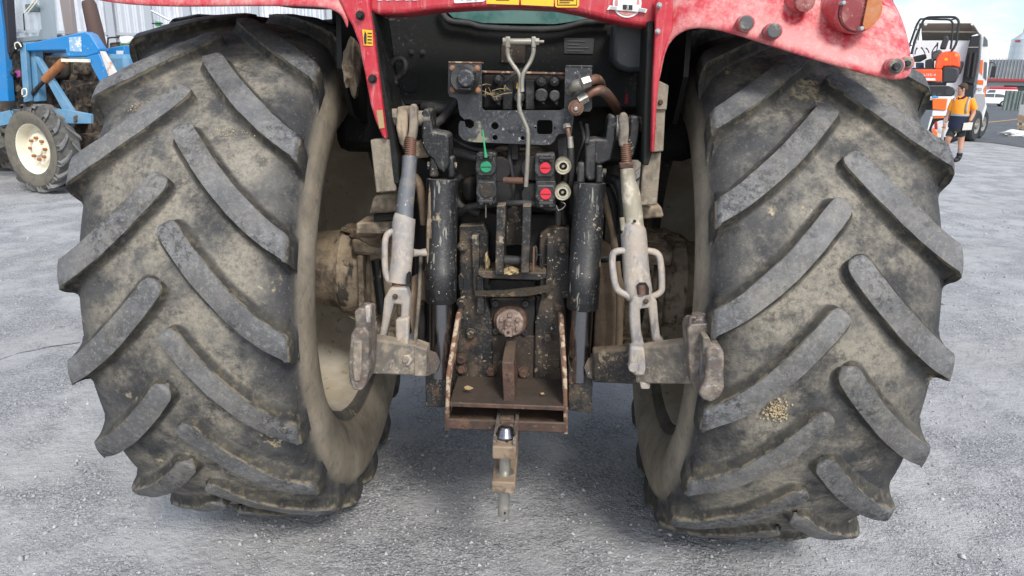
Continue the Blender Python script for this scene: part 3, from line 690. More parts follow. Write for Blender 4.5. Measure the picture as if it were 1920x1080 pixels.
text('badge_letters', 'JJ', TF, 1177, 13.2, -.5945, 6, M_white, bd)

# fender uprights either side of the hitch
fu = pp('fender_upright', [(632, -10), (690, -10), (694, 25), (700, 60), (707, 120), (717, 200), (725, 262), (717, 258), (703, 225), (694, 195), (684, 140), (672, 80), (660, 48), (648, 28)], -.605, .03, M_red, bevel=.008)
bolts(TF, [(676, 29), (699, 148)], -.607, 6.5, .018, M_black_clean, fu, 'upright_bolt')
sticker('warning_sticker', [(679, 55), (698, 57), (699, 86), (682, 85)], -.608, M_yellow, fu)
sticker('warning_pictogram', [(684, 58), (687, 64), (687, 82), (683, 82), (682, 70)], -.6105, M_ink, fu)
for q in (61, 67, 73, 79): sticker('print_line', [(689, q), (697, q + .5), (697, q + 2.2), (689, q + 1.7)], -.6105, M_ink, fu)
sticker('faded_sticker', [(706, 207), (717, 206), (721, 240), (711, 241)], -.608, M_tansticker, fu)
pp('upright_edge', [(690, 20), (700, 24), (712, 110), (728, 200), (746, 300), (748, 345), (738, 345), (727, 270), (716, 190), (706, 110)], -.585, .2, M_cab)
pp('mud_bracket', [(694, 262), (733, 259), (742, 358), (705, 362)], -.585, .05, M_woody, bevel=.004)
pp('bracket_block', [(700, 368), (742, 364), (758, 398), (690, 402)], -.50, .10, M_axle, bevel=.01)
pp('bracket_block', [(668, 418), (742, 414), (742, 440), (666, 440)], -.46, .12, M_axle, bevel=.006); pp('bracket_block', [(700, 402), (738, 400), (738, 414), (700, 416)], -.47, .12, M_dark, bevel=.004)
fur = pp('fender_upright', [(1232, -10), (1262, -10), (1262, 60), (1250, 84), (1240, 120), (1232, 190), (1227, 286), (1221, 286), (1224, 160)], -.625, .03, M_red, bevel=.006)
bolts(TF, [(1236, 10), (1233, 59)], -.632, 4, .012, M_greyst, fur, 'upright_bolt')
pp('upright_edge', [(1214, 40), (1226, 40), (1222, 290), (1216, 310), (1206, 310), (1208, 200)], -.60, .2, M_cab)
pp('mud_bracket', [(1233, 150), (1254, 160), (1250, 206), (1229, 206)], -.60, .04, M_woody); pp('mud_bracket', [(1229, 160), (1250, 158), (1244, 284), (1222, 286)], -.59, .05, M_woody, bevel=.004)
pp('bracket_bolt_plate', [(1228, 176), (1248, 172), (1246, 204), (1228, 206)], -.597, .01, M_woody); bolts(TF, [(1238, 192)], -.598, 4, .01, M_rust, TR)
pp('mud_bracket', [(1207, 288), (1240, 286), (1232, 384), (1199, 386)], -.56, .05, M_woody, bevel=.004)
pp('bracket_block', [(1200, 388), (1240, 386), (1246, 408), (1202, 412)], -.50, .10, M_axle, bevel=.008)
finish('mud_clump', blob(L(662, 125, -.45), (.025, .05, .07), 3, .5), M_mud, TR)

# cab rear wall, window, label, tank
pp('cab_rear_wall', [(690, -30), (1240, -30), (1240, 60), (1236, 205), (1090, 206), (700, 196), (690, 60)], -.30, .06, M_cab, bevel=.01)
pp('wall_lip', [(742, 186), (880, 192), (880, 200), (742, 196)], -.33, .03, M_cab)
gl = mat('green_window', (.045, .13, .115), .18, 0, [((.10, .19, .165), 9, .4, .65, .6), ((.02, .06, .055), 14, .55, .7, .5)], None, None, .6)
wn = pp('rear_window', [(834, 5), (838, 22), (850, 33), (880, 37), (905, 43), (1040, 45), (1062, 42), (1095, 36), (1140, 36), (1140, 5)], -.325, .02, gl, bevel=0)
pt('window_seal', [(826, 8, -.335), (832, 28, -.335), (846, 40, -.335), (880, 44, -.335), (906, 51, -.335), (980, 55, -.335), (1042, 54, -.335), (1068, 49, -.335), (1100, 41, -.335), (1150, 40, -.335)], 6, M_rubber, wn)
lb = sticker('data_label', [(1058, 71), (1114, 72), (1112, 101), (1058, 100)], -.304, mat('label_black', (.03, .03, .032), .4), TR)
for q, a in ((76, 34), (82, 22), (88, 40), (94, 30)): sticker('print_line', [(1064, q), (1064 + a, q + .6), (1064 + a, q + 2), (1064, q + 1.4)], -.308, mat('label_grey', (.10, .10, .10), .6), lb)
pp('black_tank', [(1152, 36), (1226, 40), (1222, 134), (1178, 136), (1158, 128), (1147, 118)], -.46, .14, mat('smoky_plastic', (.028, .032, .036), .35, 0, [((.09, .10, .105), 6, .4, .7, .6), ((.2, .2, .19), 90, .64, .68, .5)]), bevel=.015)
bolts(TF, [(772, 98), (793, 98)], -.302, 4, .01, M_rubber, TR, 'wall_bolt')
MB(TF).lathe([(14 * .0016, 0), (19 * .0016, 0), (19 * .0016, -.003), (14 * .0016, -.003)], L(768, 154, -.303), (0, 1, 0), 24).build('wall_plug', M_cab, TR)
pt('loom_hose', [(736, 205, -.36), (738, 190, -.37), (728, 160, -.40), (728, 130, -.43), (742, 110, -.44), (757, 112, -.44), (760, 128, -.44), (748, 145, -.42), (736, 152, -.41), (740, 175, -.38), (757, 205, -.36)], 6, M_rubber)
pt('loom_tie', [(729, 150, -.425), (745, 156, -.432)], 4, M_rubber)
pt('loom_hose', [(795, 200, -.33), (832, 205, -.36), (868, 200, -.30)], 11, M_rubber); pt('loom_hose', [(800, 240, -.48), (825, 226, -.45), (845, 204, -.40), (858, 185, -.36)], 8, M_rubber)
pt('return_hose', [(838, 282, -.42), (870, 290, -.43), (915, 299, -.44)], 9, M_rubber)
pp('wall_bracket', [(940, 82), (985, 82), (985, 120), (938, 118)], -.308, .02, M_brownm)

# remote valve bracket plate --------------------------------------------------
plate_o = [(841, 117), (903, 118), (904, 203), (908, 207), (1050, 207), (1058, 203), (1060, 124), (1110, 125), (1110, 203), (1106, 209), (1092, 209), (1077, 212), (1072, 250), (1066, 250), (1048, 251), (1043, 256), (1040, 264), (1032, 271), (1020, 272), (880, 266), (868, 262), (860, 252), (860, 234), (863, 227), (871, 228), (873, 238), (882, 242), (889, 236), (888, 227), (880, 223), (871, 224), (862, 216), (860, 206), (858, 188), (854, 184), (843, 181), (840, 172)]
PL = finish('valve_bracket', holed(TF, plate_o, [circ(928, 236, 7, 14), circ(928, 258, 5, 12), circ(980, 259, 4, 12), rrect(1007, 225, 1036, 252, 5), circ(1004, 239, 2.2, 8), circ(1040, 240, 2.2, 8)], -.50, .007), M_plate, TR, .0012)
pp('bracket_fold', [(841, 115), (904, 116), (904, 119), (841, 118)], -.503, .05, M_edge, PL, .001)
pp('bracket_fold', [(1061, 122), (1111, 123), (1111, 126), (1061, 125)], -.503, .06, M_plate, PL, .001)
pp('bracket_rail', [(900, 132), (1064, 136), (1064, 140), (900, 136)], -.47, .02, M_edge, PL, .001)
text('stamped_letters', 'L S', TF, 1065, 224, -.5025, 8, M_ink, PL)
# seven pin socket
k = TF.scale(872, 148, -.5)
SK = MB(TF).lathe([(27 * k, 0), (27 * k, -.02), (24 * k, -.05), (22 * k, -.058), (.002, -.058)], L(872, 148, -.5), (0, 1, 0), 28).build('trailer_socket', M_plastic, PL)
MB(TF).pp(circ(873, 147, 17, 20), -.572, .02).build('socket_lid', M_plate, SK, .005)
pp('socket_latch', [(858, 163), (884, 165), (884, 171), (858, 169)], -.566, .02, M_black_clean, SK); pc('socket_hinge', 890, 136, -.566, 3, .01, M_black_clean, SK)
pp('socket_flange', rrect(845, 122, 899, 176, 8), -.504, .003, M_plastic, SK, .001)
bolts(TF, [(849, 128), (895, 128), (849, 168), (896, 169)], -.505, 4.5, .008, M_copper, SK, 'socket_bolt')
bolts(TF, [(959, 242), (980, 242)], -.501, 4.5, .006, M_plate, PL, 'plate_bolt')
# valve stack behind the plate
VB = pp('valve_block', [(904, 140), (1062, 142), (1062, 206), (904, 206)], -.40, .12, M_dark, bevel=.01)
pp('valve_section', [(942, 150), (962, 150), (962, 206), (942, 206)], -.43, .06, M_plastic, VB); pp('valve_section', [(985, 150), (1003, 150), (1003, 206), (985, 206)], -.43, .06, M_plastic, VB)
for px, py, r in ((935, 147, 8), (1015, 151, 8), (1040, 151, 8)):
    q = pc('valve_cap', px, py + 1, -.45, r * 1.3, .06, M_plastic, VB, .003); bolts(TF, [(px, py)], -.452, r * .72, .016, M_plastic, q, 'cap_nut')
for px, py, r in ((931, 180, 12), (1015, 179, 13), (1040, 180, 11), (973, 183, 11)):
    q = pc('coupling_cover', px, py, -.47, r, .08, M_plastic, VB, .004, 10); pp('cover_tab', [(px - 2, py + 10), (px + 7, py + 9), (px + 7, py + 18), (px + 1, py + 17)], -.462, .02, M_plastic, q)
pp('yellow_mark', [(969, 155), (971, 155), (970, 166), (968, 166)], -.432, .004, M_yellow, VB, 0)
pt('valve_cable', [(931, 168, -.47), (950, 150, -.50), (968, 136, -.50), (978, 131, -.46)], 3.6, M_rubber)
sm = straw_mesh([L(930, 178, -.49), L(918, 175, -.49), L(945, 172, -.49)], 16, .045, (.014, .008, .010), 5); sm.build('straw', M_straw, VB, kind='stuff')
# top link hanger: bent rod with bolt
WH = pt('top_link_hanger', [(952, 72, -.60), (952, 100, -.60), (958, 116, -.60), (972, 136, -.60), (976, 150, -.60), (974, 175, -.60), (974, 205, -.60), (984, 230, -.60), (990, 250, -.60), (989, 300, -.60), (986, 350, -.60)], 4.3, M_wire, smooth=4)
pt('hanger_arm', [(1000, 72, -.60), (1000, 98, -.60), (994, 116, -.60), (983, 134, -.605), (979, 150, -.605), (979, 172, -.605)], 4.3, M_wire, WH)
MB().tube([L(945, 78, -.60), L(1020, 78, -.60)], .0042, 10).build('hanger_bolt', M_wire, WH); MB().tube([L(956, 78, -.60), L(996, 78, -.60)], .0085, 12).build('hanger_spacer', M_wire, WH)
for a, b_, r in ((943, 949, .0105), (1004, 1011, .0095)): MB().tube([L(a, 78, -.60), L(b_, 78, -.60)], r, 6).build('hanger_nut', M_wire, WH)
pp('hanger_eye', [(947, 68), (957, 68), (957, 90), (947, 90)], -.607, .014, M_wire, WH); pp('hanger_eye', [(996, 68), (1005, 68), (1005, 90), (996, 90)], -.607, .014, M_wire, WH)
MB().tube([L(946, 338, -.56), L(983, 339, -.59)], .0095, 12).build('hanger_foot_pin', M_rustpipe, WH)
# hydraulic elbows and hoses on the right of the plate
def elbow(nm, pts, r, m, par, n=12): return MB(TF).pt(pts, r, n, 5).build(nm, m, par)
elbow('pipe_elbow', [(1070, 170, -.505), (1072, 166, -.53), (1080, 160, -.56), (1090, 157, -.57)], 10, M_zinc, PL)
MB().tube([L(1089, 157, -.57), L(1104, 152, -.56)], .017, 6).build('pipe_nut', M_zinc, PL)
elbow('pipe_elbow', [(1103, 153, -.56), (1118, 148, -.54), (1126, 156, -.48), (1128, 168, -.42)], 9, M_rustpipe, PL)
elbow('pipe_elbow', [(1080, 202, -.505), (1080, 202, -.545)], 15, M_rustpipe, PL); pc('elbow_cap', 1080, 203, -.56, 11, .02, M_rustpipe, PL); pc('elbow_core', 1080, 204, -.566, 4, .01, M_zinc, PL)
MB().tube([L(1084, 190, -.535), L(1100, 181, -.53)], .016, 6).build('pipe_nut', M_zinc, PL)
elbow('pipe_bend', [(1098, 182, -.53), (1112, 172, -.53), (1128, 170, -.52), (1142, 182, -.48), (1158, 205, -.40), (1168, 225, -.3)], [8, 9, 10, 10, 10, 10], M_rustpipe, PL)
elbow('sensing_line', [(1064, 238, -.515), (1067, 256, -.52), (1069, 275, -.52)], 4.5, M_rustpipe, PL); MB().tube([L(1063, 234, -.512), L(1064, 241, -.518)], .012, 6).build('pipe_nut', M_zinc, PL)
MB().tube([L(1069, 256, -.52), L(1070, 277, -.52)], .009, 10).build('hose_ferrule', M_zinc, PL); elbow('sensing_hose', [(1070, 275, -.52), (1072, 310, -.52), (1072, 350, -.48), (1072, 400, -.42)], 5.5, M_rubber, PL)
pp('red_tag', [(1172, 174), (1180, 174), (1178, 196), (1168, 196)], -.30, .005, M_capred)

# quick couplers ---------------------------------------------------------------
def coupler(px, py, m_cap, broken=False):
    o = pp('coupler_body', rrect(px - 19, py - 26, px + 19, py + 26, 5), -.52, .10, M_plastic, bevel=.004)
    cp = MB(TF).pp([(px - 15, py - 16), (px + 15, py - 16), (px + 20, py - 4), (px + 19, py + 8), (px + 12, py + 17), (px - 13, py + 17), (px - 20, py + 6), (px - 19, py - 6)], -.535, .03).build('dust_cap', M_plastic, o, .003)
    if m_cap:
        pc('cap_insert', px, py, -.539, 10.5, .012, m_cap, cp, .001); pp('insert_slot', [(px - 9, py - .6), (px + 9, py - .6), (px + 9, py + .8), (px - 9, py + .8)], -.5405, .004, M_plastic, cp, 0)
    else: pc('cap_disc', px, py, -.539, 13, .01, M_brownm, cp, .001)
    return o
c1 = coupler(911, 313, M_capgreen); c2 = coupler(912, 357, None); c3 = coupler(1022, 315, M_capred); c4 = coupler(1023, 364, M_capred)
for par, px, py in ((c1, 911, 292), (c2, 911, 377), (c3, 1024, 297), (c4, 1024, 381)):
    MB().tube([L(px - 13, py, -.54), L(px + 13, py, -.54)], .0065, 8).build('cap_hinge', M_rubber, par)
    for d in (-9, 9): pp('hinge_ear', [(px + d - 4, py - 6), (px + d + 4, py - 6), (px + d + 4, py + 8), (px + d - 4, py + 8)], -.545, .02, M_plastic, par)
pt('cable_tie', [(911, 294, -.55), (909, 278, -.56), (905, 243, -.57)], [3.4, 1.8, 1.2], M_tie, c1, 6)
pt('cap_wire', [(911, 382, -.53), (911, 408, -.52)], 1.3, M_wire, c2, 6)
pt('cap_wire', [(1043, 385, -.53), (1047, 394, -.53), (1056, 390, -.53), (1060, 383, -.53), (1052, 378, -.53)], .8, M_wire, c4, 5)
for px, py in ((935, 318), (1000, 316), (1000, 366), (938, 362)): MB().lathe([(.034, 0), (.034, .10), (.05, .12), (.05, .3)], L(px, py, -.50), (0, 1, 0), 20).build('coupler_neck', M_dark, TR)
for px, py in ((1056, 312), (1055, 361)):
    k = TF.scale(px, py, -.53)
    q = MB().lathe([(12 * k, .10), (12 * k, .03), (15.5 * k, .025), (15.5 * k, .0), (14 * k, -.003), (12 * k, 0), (11.5 * k, .004), (10 * k, .004), (9.6 * k, -.001), (7.5 * k, -.001), (7 * k, .03), (.001, .03)], L(px, py, -.54), (0, 1, 0), 28).build('steel_coupler', M_bright, TR)
    MB().lathe([(4.2 * k, .03), (4.2 * k, .012), (2 * k, .006), (.001, .006)], L(px, py, -.54), (0, 1, 0), 16).build('coupler_poppet', M_zinc, q)
    MB().lathe([(7.3 * k, .028), (5.2 * k, .027)], L(px, py, -.54), (0, 1, 0), 16).build('coupler_bore', M_black_clean, q)
    for j in range(3): MB().lathe([(12.6 * k, .036 + j * .012), (14.5 * k, .040 + j * .012), (12.6 * k, .044 + j * .012)], L(px, py, -.54), (0, 1, 0), 24).build('coupler_ring', M_bright, q)
pp('coupler_manifold', [(866, 336), (892, 334), (892, 378), (866, 380)], -.44, .14, M_dark, bevel=.02); pp('coupler_manifold', [(940, 285), (990, 285), (990, 380), (940, 380)], -.44, .2, M_dark, bevel=.01)
pp('coupler_manifold', [(1044, 262), (1062, 258), (1066, 300), (1046, 300)], -.45, .06, M_plastic)
for x0, x1 in ((1000, 1016),): pp('valve_leg', [(958, 268), (972, 268), (972, 300), (958, 300)], -.46, .1, M_dark)
pt('cross_pipe', [(862, 400, -.44), (880, 388, -.47), (915, 384, -.48), (960, 381, -.5), (1000, 382, -.5), (1030, 390, -.50), (1045, 392, -.5), (1046, 420, -.49)], 6, M_rubber)
pp('orange_glimpse', [(873, 310), (884, 306), (885, 326), (874, 329)], -.05, .004, mat('glimpse_orange', (.75, .30, .17), .6))  # added stand-in for something orange glimpsed beyond, not a tractor part

# transmission rear face --------------------------------------------------------
pp('rear_housing', [(846, 200), (1140, 204), (1165, 300), (1178, 430), (1168, 640), (1080, 720), (850, 716), (780, 640), (760, 430), (780, 300)], -.22, .25, M_dark, bevel=.03)
pp('housing_face', [(862, 400), (1060, 404), (1066, 430), (1062, 700), (1040, 745), (870, 742), (852, 700), (862, 430)], -.405, .2, M_dark, bevel=.012)
FRL = pp('hitch_frame_side', [(861, 424), (906, 421), (916, 440), (918, 520), (912, 560), (922, 600), (925, 762), (846, 762), (848, 640), (862, 560)], -.455, .05, M_flake, bevel=.004)
pp('frame_rib', [(884, 442), (898, 440), (900, 560), (888, 562)], -.478, .03, M_flake, FRL, .003); pp('frame_rib', [(894, 520), (906, 520), (908, 590), (894, 592)], -.49, .03, M_flake, FRL, .003)
pp('frame_lug', [(858, 520), (864, 512), (870, 522), (868, 545), (860, 545)], -.462, .02, M_flake, FRL)
FRR = pp('hitch_frame_side', [(1028, 428), (1068, 426), (1068, 548), (1058, 556), (1064, 640), (1068, 764), (1000, 762), (1004, 600), (1014, 560), (1010, 500), (1012, 440)], -.455, .05, M_blackd, bevel=.004)
pp('frame_rib', [(1026, 446), (1038, 444), (1036, 545), (1022, 560)], -.478, .03, M_blackd, FRR, .003)
pp('frame_step', [(1052, 548), (1066, 546), (1064, 560), (1052, 560)], -.465, .03, M_blackd, FRR)
bolts(TF, [(1055, 466), (1048, 575)], -.457, 8, .02, M_blackd, FRR, 'frame_bolt'); bolts(TF, [(868, 462), (866, 568), (883, 625)], -.457, 8, .02, M_flake, FRL, 'frame_bolt'); bolts(TF, [(1027, 632), (1042, 680)], -.457, 8, .02, M_blackd, FRR, 'frame_bolt'); bolts(TF, [(865, 672), (866, 690)], -.457, 8, .02, M_rust, FRL, 'frame_bolt')
pp('frame_web', [(858, 560), (906, 556), (912, 764), (842, 764)], -.437, .03, M_dark, bevel=.004); pp('frame_web', [(1006, 556), (1060, 556), (1068, 764), (1000, 764)], -.437, .03, M_dark, bevel=.004)
pt('feed_hose', [(1046, 300, -.42), (1060, 330, -.43), (1052, 370, -.43), (1058, 420, -.42)], 7, M_rubber); pt('feed_hose', [(866, 330, -.40), (850, 350, -.40), (862, 385, -.42), (900, 400, -.43)], 7, M_rubber); pt('feed_hose', [(960, 270, -.43), (955, 300, -.45), (962, 340, -.46), (958, 380, -.45)], 6, M_rubber)
pt('wire_loom', [(1088, 230, -.40), (1095, 262, -.44), (1086, 290, -.44), (1078, 330, -.44), (1082, 370, -.42)], 4, M_rubber); pt('wire_loom', [(800, 205, -.34), (820, 240, -.38), (850, 262, -.40), (890, 280, -.42), (940, 284, -.42)], 4, M_rubber)
# top link bracket
TB = pp('top_link_bracket', [(896, 508), (1024, 512), (1024, 522), (1008, 526), (906, 522), (896, 516)], -.53, .12, M_blackd, bevel=.003)
pp('bracket_plate', [(931, 386), (948, 384), (944, 515), (928, 516)], -.56, .14, M_flake, TB, .003); pp('bracket_plate', [(980, 386), (996, 386), (992, 512), (976, 512)], -.56, .14, M_flake, TB, .003)
pp('bracket_back', [(948, 388), (980, 388), (978, 460), (946, 462)], -.44, .03, M_blackd, TB)
MB().tube([L(936, 487, -.53), L(990, 488, -.53)], .013, 14).build('bracket_pin', M_rubber, TB)
pt('linch_ring', [(999, 470, -.55), (1004, 462, -.56), (1006, 475, -.56), (1003, 494, -.55), (998, 490, -.55)], 2.4, M_rubber, TB); pt('linch_pin', [(1001, 462, -.562), (1000, 508, -.56)], 2.2, M_rustpipe, TB)
pt('brake_line', [(1008, 478, -.48), (1016, 482, -.48), (1017, 512, -.48)], 1.6, M_rubber, TB)
finish('dry_leaf_clump', blob(L(960, 507, -.53), (.022, .03, .010), 5, .5), M_straw, TB); finish('dry_leaf_clump', blob(L(913, 490, -.50), (.008, .02, .026), 8, .6), M_straw, TB)
bolts(TF, [(914, 503)], -.48, 7, .02, M_rubber, TR)
pp('serial_casting', [(906, 525), (1004, 527), (1004, 546), (906, 546)], -.43, .03, M_dark)
bolts(TF, [(913, 537)], -.44, 7, .015, M_rubber, TR)
ST = MB(TF).prism3([L(890, 546, -.50), L(945, 545, -.51), (L(1030, 535, -.50)), L(1031, 548, -.50), L(985, 556, -.51), L(940, 557, -.51), L(891, 556, -.50)], (0, .012, 0)).build('cloth_strap', mat('oily_strap', (.045, .036, .026), .9, 0, [((.20, .13, .06), 30, .5, .62, .6), ((.012, .012, .01), 18, .5, .62, .6)], (60, 1.0, .01)), TR, .002)
# PTO
PT = pp('pto_plate', [(920, 560), (1004, 560), (1002, 630), (984, 636), (926, 634), (918, 628), (914, 604), (918, 590)], -.435, .04, M_dark, bevel=.006)
for px, py in ((929, 570), (985, 570), (929, 622), (984, 624)):
    q = pc('socket_screw', px, py, -.452, 6, .03, M_rubber, PT, .001, 16); pc('screw_hole', px, py, -.453, 2.6, .002, M_black_clean, PT, 0, 6)
c = L(957, 600, -.435); k = TF.scale(957, 600, -.45)
MB().lathe([(33 * k, 0), (31 * k, -.016), (27 * k, -.02)], c, (0, 1, 0), 32).build('pto_seal', M_rust, PT)
pfm = mat('pto_steel', (.27, .20, .165), .45, .4, [((.42, .35, .3), 30, .48, .62, .6), ((.12, .07, .05), 18, .52, .66, .7)], (60, .3))
FL = MB().lathe([(26 * k, -.01), (26 * k, -.03), (24.5 * k, -.033), (12 * k, -.034), (9.5 * k, -.05), (8.5 * k, -.115), (7.5 * k, -.12), (.001, -.12)], c, (0, 1, 0), 36).build('pto_flange', pfm, PT)
fc = c + Vector((0, -.034, 0)); src = None
for j in range(6):
    a = R(30 + 60 * j); p = fc + Vector((17.5 * k * math.cos(a), 0, 17.5 * k * math.sin(a)))
    if src is None: src = MB().lathe([(4.6 * k, 0), (4.6 * k, -.008), (3.8 * k, -.010)], (0, 0, 0), (0, 1, 0), 12).build('flange_bolt', pfm, PT); src.location = p
    else: share(src, PT, p)
k2 = 8.6 * k
for j in range(6):
    a = R(60 * j); MB().box(c + Vector((k2 * math.cos(a), -.085, k2 * math.sin(a))), (.007, .055, .007), Matrix.Rotation(-a, 3, 'Y')).build('spline', pfm, FL)
MB().lathe([(3 * k, -.1205), (3 * k, -.1215)], c, (0, 1, 0), 12).build('shaft_center', M_rust, FL)
pp('lower_cover', [(908, 628), (1006, 630), (1008, 764), (906, 764)], -.44, .03, M_brownm, bevel=.004)
bolts(TF, [(921, 694), (982, 697)], -.442, 9, .022, M_rust, TR, 'cover_bolt')
# hitch box with flared cheeks (drawbar support)
def cheek(nm, pts3, t): return MB().prism3([L(*p) for p in pts3], t).build(nm, M_edge, TR, .003)
MB().rows([[L(861, 575, -.47), L(838, 770, -.47), L(836, 806, -.47)], [L(855, 590, -.55), L(837, 700, -.64), L(834, 806, -.66)]]).build('box_cheek', M_edge, TR).modifiers.new('t', 'SOLIDIFY').thickness = .012
MB().rows([[L(1052, 580, -.47), L(1062, 772, -.47), L(1064, 812, -.47)], [L(1057, 596, -.55), L(1063, 700, -.64), L(1065, 814, -.66)]]).build('box_cheek', M_edge, TR).modifiers.new('t', 'SOLIDIFY').thickness = .012
def shelf(nm, pxl, pxr, yfl, yfr, m, d0=-.655, d1=-.44, th=.011):
    a, b = L(pxl, yfl, d0), L(pxr, yfr, d0); return MB().prism3([a, b, Vector((b.x, d1, b.z)), Vector((a.x, d1, a.z))], (0, 0, -th)).build(nm, m, TR, .002)
SH = shelf('box_shelf', 843, 1060, 754, 762, M_brownm); shelf('box_floor', 838, 1060, 798, 806, M_rust)
pp('shelf_rim', [(843, 755), (1060, 763), (1060, 771), (843, 763)], -.658, .01, M_rust); pp('floor_rim', [(836, 786), (1060, 794), (1062, 812), (836, 804)], -.662, .012, M_rust)
pp('box_back', [(845, 745), (1062, 748), (1062, 800), (840, 792)], -.45, .01, M_tanpanel)
GS = pp('box_gusset', [(941, 680), (963, 680), (966, 757), (944, 757)], -.63, .19, M_rust, bevel=.003)
pp('leaf', [(870, 726), (876, 723), (882, 725), (888, 728), (880, 731), (873, 730)], -.60, .002, M_tansticker, TR, 0); pp('leaf', [(1013, 737), (1019, 736), (1021, 739), (1015, 740)], -.60, .002, M_tansticker, TR, 0)
# drawbar -------------------------------------------------------------------------
clay = mat('clay_drawbar', (.25, .185, .125), .7, .1, [((.13, .085, .06), 20, .48, .62, .7), ((.40, .34, .27), 40, .55, .66, .6), ((.06, .05, .05), 14, .6, .68, .6)], (60, .5))
dz = Vector((0, 0, 1))
da, db = L(950, 768, -.50), L(949, 848, -.80)
zt = L(949, 795, -.66).z
def bar(nm, xc, w0, y0, y1, z0, z1, m, par=None, bv=.004): return MB().prism3([(xc - w0 / 2, y0, z0), (xc + w0 / 2, y0, z0), (xc + w0 / 2, y0, z1), (xc - w0 / 2, y0, z1)], (0, y1 - y0, 0)).build(nm, m, par or TR, bv)
xd = L(946, 840, -.78).x; w_ = 44 * TF.scale(946, 840, -.78)
z_up_top = L(948, 838, -.80).z; z_up_bot = L(948, 862, -.80).z; z_lo_top = L(944, 904, -.80).z; z_lo_bot = L(944, 926, -.80).z
DB = bar('drawbar', xd, w_, -.80, -.30, z_up_bot, z_up_top, clay)
bar('clevis_jaw', xd, w_, -.80, -.48, z_lo_bot, z_lo_top, clay, DB); bar('clevis_web', xd, w_ * .96, -.60, -.50, z_lo_top - .002, z_up_bot + .002, clay, DB)
bar('clevis_strap', xd - w_ * .42, w_ * .16, -.79, -.55, z_up_top - .001, z_up_top + .012, M_hook, DB, .002); bar('clevis_strap', xd + w_ * .42, w_ * .16, -.79, -.55, z_up_top - .001, z_up_top + .012, M_hook, DB, .002)
pinc = Vector((xd, -.745, 0)); pr_ = 10.5 * TF.scale(948, 870, -.745); zb = L(942, 966, -.745).z
DP = MB().lathe([(pr_, zb), (pr_ * 1.04, zb + .004), (pr_, z_up_top + .002)], pinc, (0, 0, 1), 20).build('drawbar_pin', M_zinc, DB)
MB().lathe([(pr_ * 1.9, z_up_top + .002), (pr_ * 1.9, z_up_top + .010), (pr_ * 1.5, z_up_top + .016), (pr_ * 1.3, z_up_top + .030), (pr_ * .9, z_up_top + .036), (.001, z_up_top + .037)], pinc, (0, 0, 1), 20).build('pin_head', M_chrome, DP)
MB().lathe([(pr_ * 2.2, z_up_top + .0005), (pr_ * 2.2, z_up_top + .004)], pinc, (0, 0, 1), 20).build('pin_washer', clay, DP)
MB().tube([pinc + Vector((pr_ * .2, -pr_ * 1.95, z_up_top + .008)), pinc + Vector((pr_ * .5, -pr_ * 2.3, z_up_top + .007))], .0035, 8).build('pin_rivet', M_chrome, DP)
MB().lathe([(pr_ * 1.02, zb + .075), (pr_ * 1.02, zb + .078)], pinc, (0, 0, 1), 20).build('pin_groove', M_rust, DP); MB().lathe([(.0045, -pr_ * 1.02), (.0045, -pr_ * .9)], pinc + Vector((.003, 0, zb + .018)), (0, 1, 0), 10).build('pin_hole', M_black_clean, DP)
MB().lathe([(pr_ * 1.7, z_lo_top + .0005), (pr_ * 1.7, z_lo_top + .002)], pinc, (0, 0, 1), 20).build('jaw_bush', M_zinc, DB)

# lift cylinders --------------------------------------------------------------------
def cylinder(top, bot, rod_end, r, rr, m):
    a, b, e = L(*top), L(*bot), L(*rod_end); d = (b - a).normalized(); k = TF.scale(*bot)
    ln = (b - a).length
    o = MB().lathe([(r * k * .97, -.004), (r * k, .004), (r * k, ln * .70), (r * k * 1.03, ln * .705), (r * k * 1.03, ln * .99), (r * k * .97, ln), (rr * k, ln)], a, d, 36).build('lift_cylinder', m, TR)
    MB().tube([b - d * .01, e], rr * k, 28).build('chrome_rod', M_chrome, o)
    return o
lc = cylinder((829, 338, -.52), (826, 565, -.535), (826, 705, -.55), 28.5, 21, M_black)
rc = cylinder((1106, 345, -.52), (1092, 578, -.535), (1084, 712, -.55), 29, 20.5, M_black)
pp('clevis_ear', [(806, 296), (820, 292), (822, 332), (804, 332)], -.545, .05, M_flake, lc, .006); pp('clevis_ear', [(840, 294), (850, 294), (853, 332), (840, 334)], -.545, .05, M_black, lc, .006)
pp('clevis_ear', [(1084, 306), (1097, 304), (1097, 344), (1082, 344)], -.545, .05, M_plastic, rc, .006); pp('clevis_ear', [(1117, 308), (1130, 310), (1132, 344), (1116, 344)], -.545, .05, M_black, rc, .006)
MB().tube([L(802, 310, -.525), L(857, 312, -.525)], .012, 12).build('clevis_pin', M_flake, lc); MB().tube([L(1081, 320, -.525), L(1136, 324, -.525)], .012, 12).build('clevis_pin', M_flake, rc)
MB().tube([L(772, 474, -.58), L(786, 474, -.56), L(802, 473, -.55)], [.013, .010, .013], 10).build('cylinder_port', M_turn, lc)
finish('mud_clump', blob(L(806, 440, -.545), (.010, .02, .13), 12, .5), M_mud, lc)
# cylinder feet
pp('cylinder_foot', [(797, 668), (808, 672), (818, 688), (827, 695), (838, 690), (847, 676), (850, 690), (842, 764), (798, 764)], -.575, .06, M_flake, bevel=.004)
pp('cylinder_foot', [(1066, 672), (1070, 690), (1082, 702), (1092, 698), (1104, 682), (1112, 680), (1110, 776), (1066, 770)], -.575, .06, M_flake, bevel=.004)

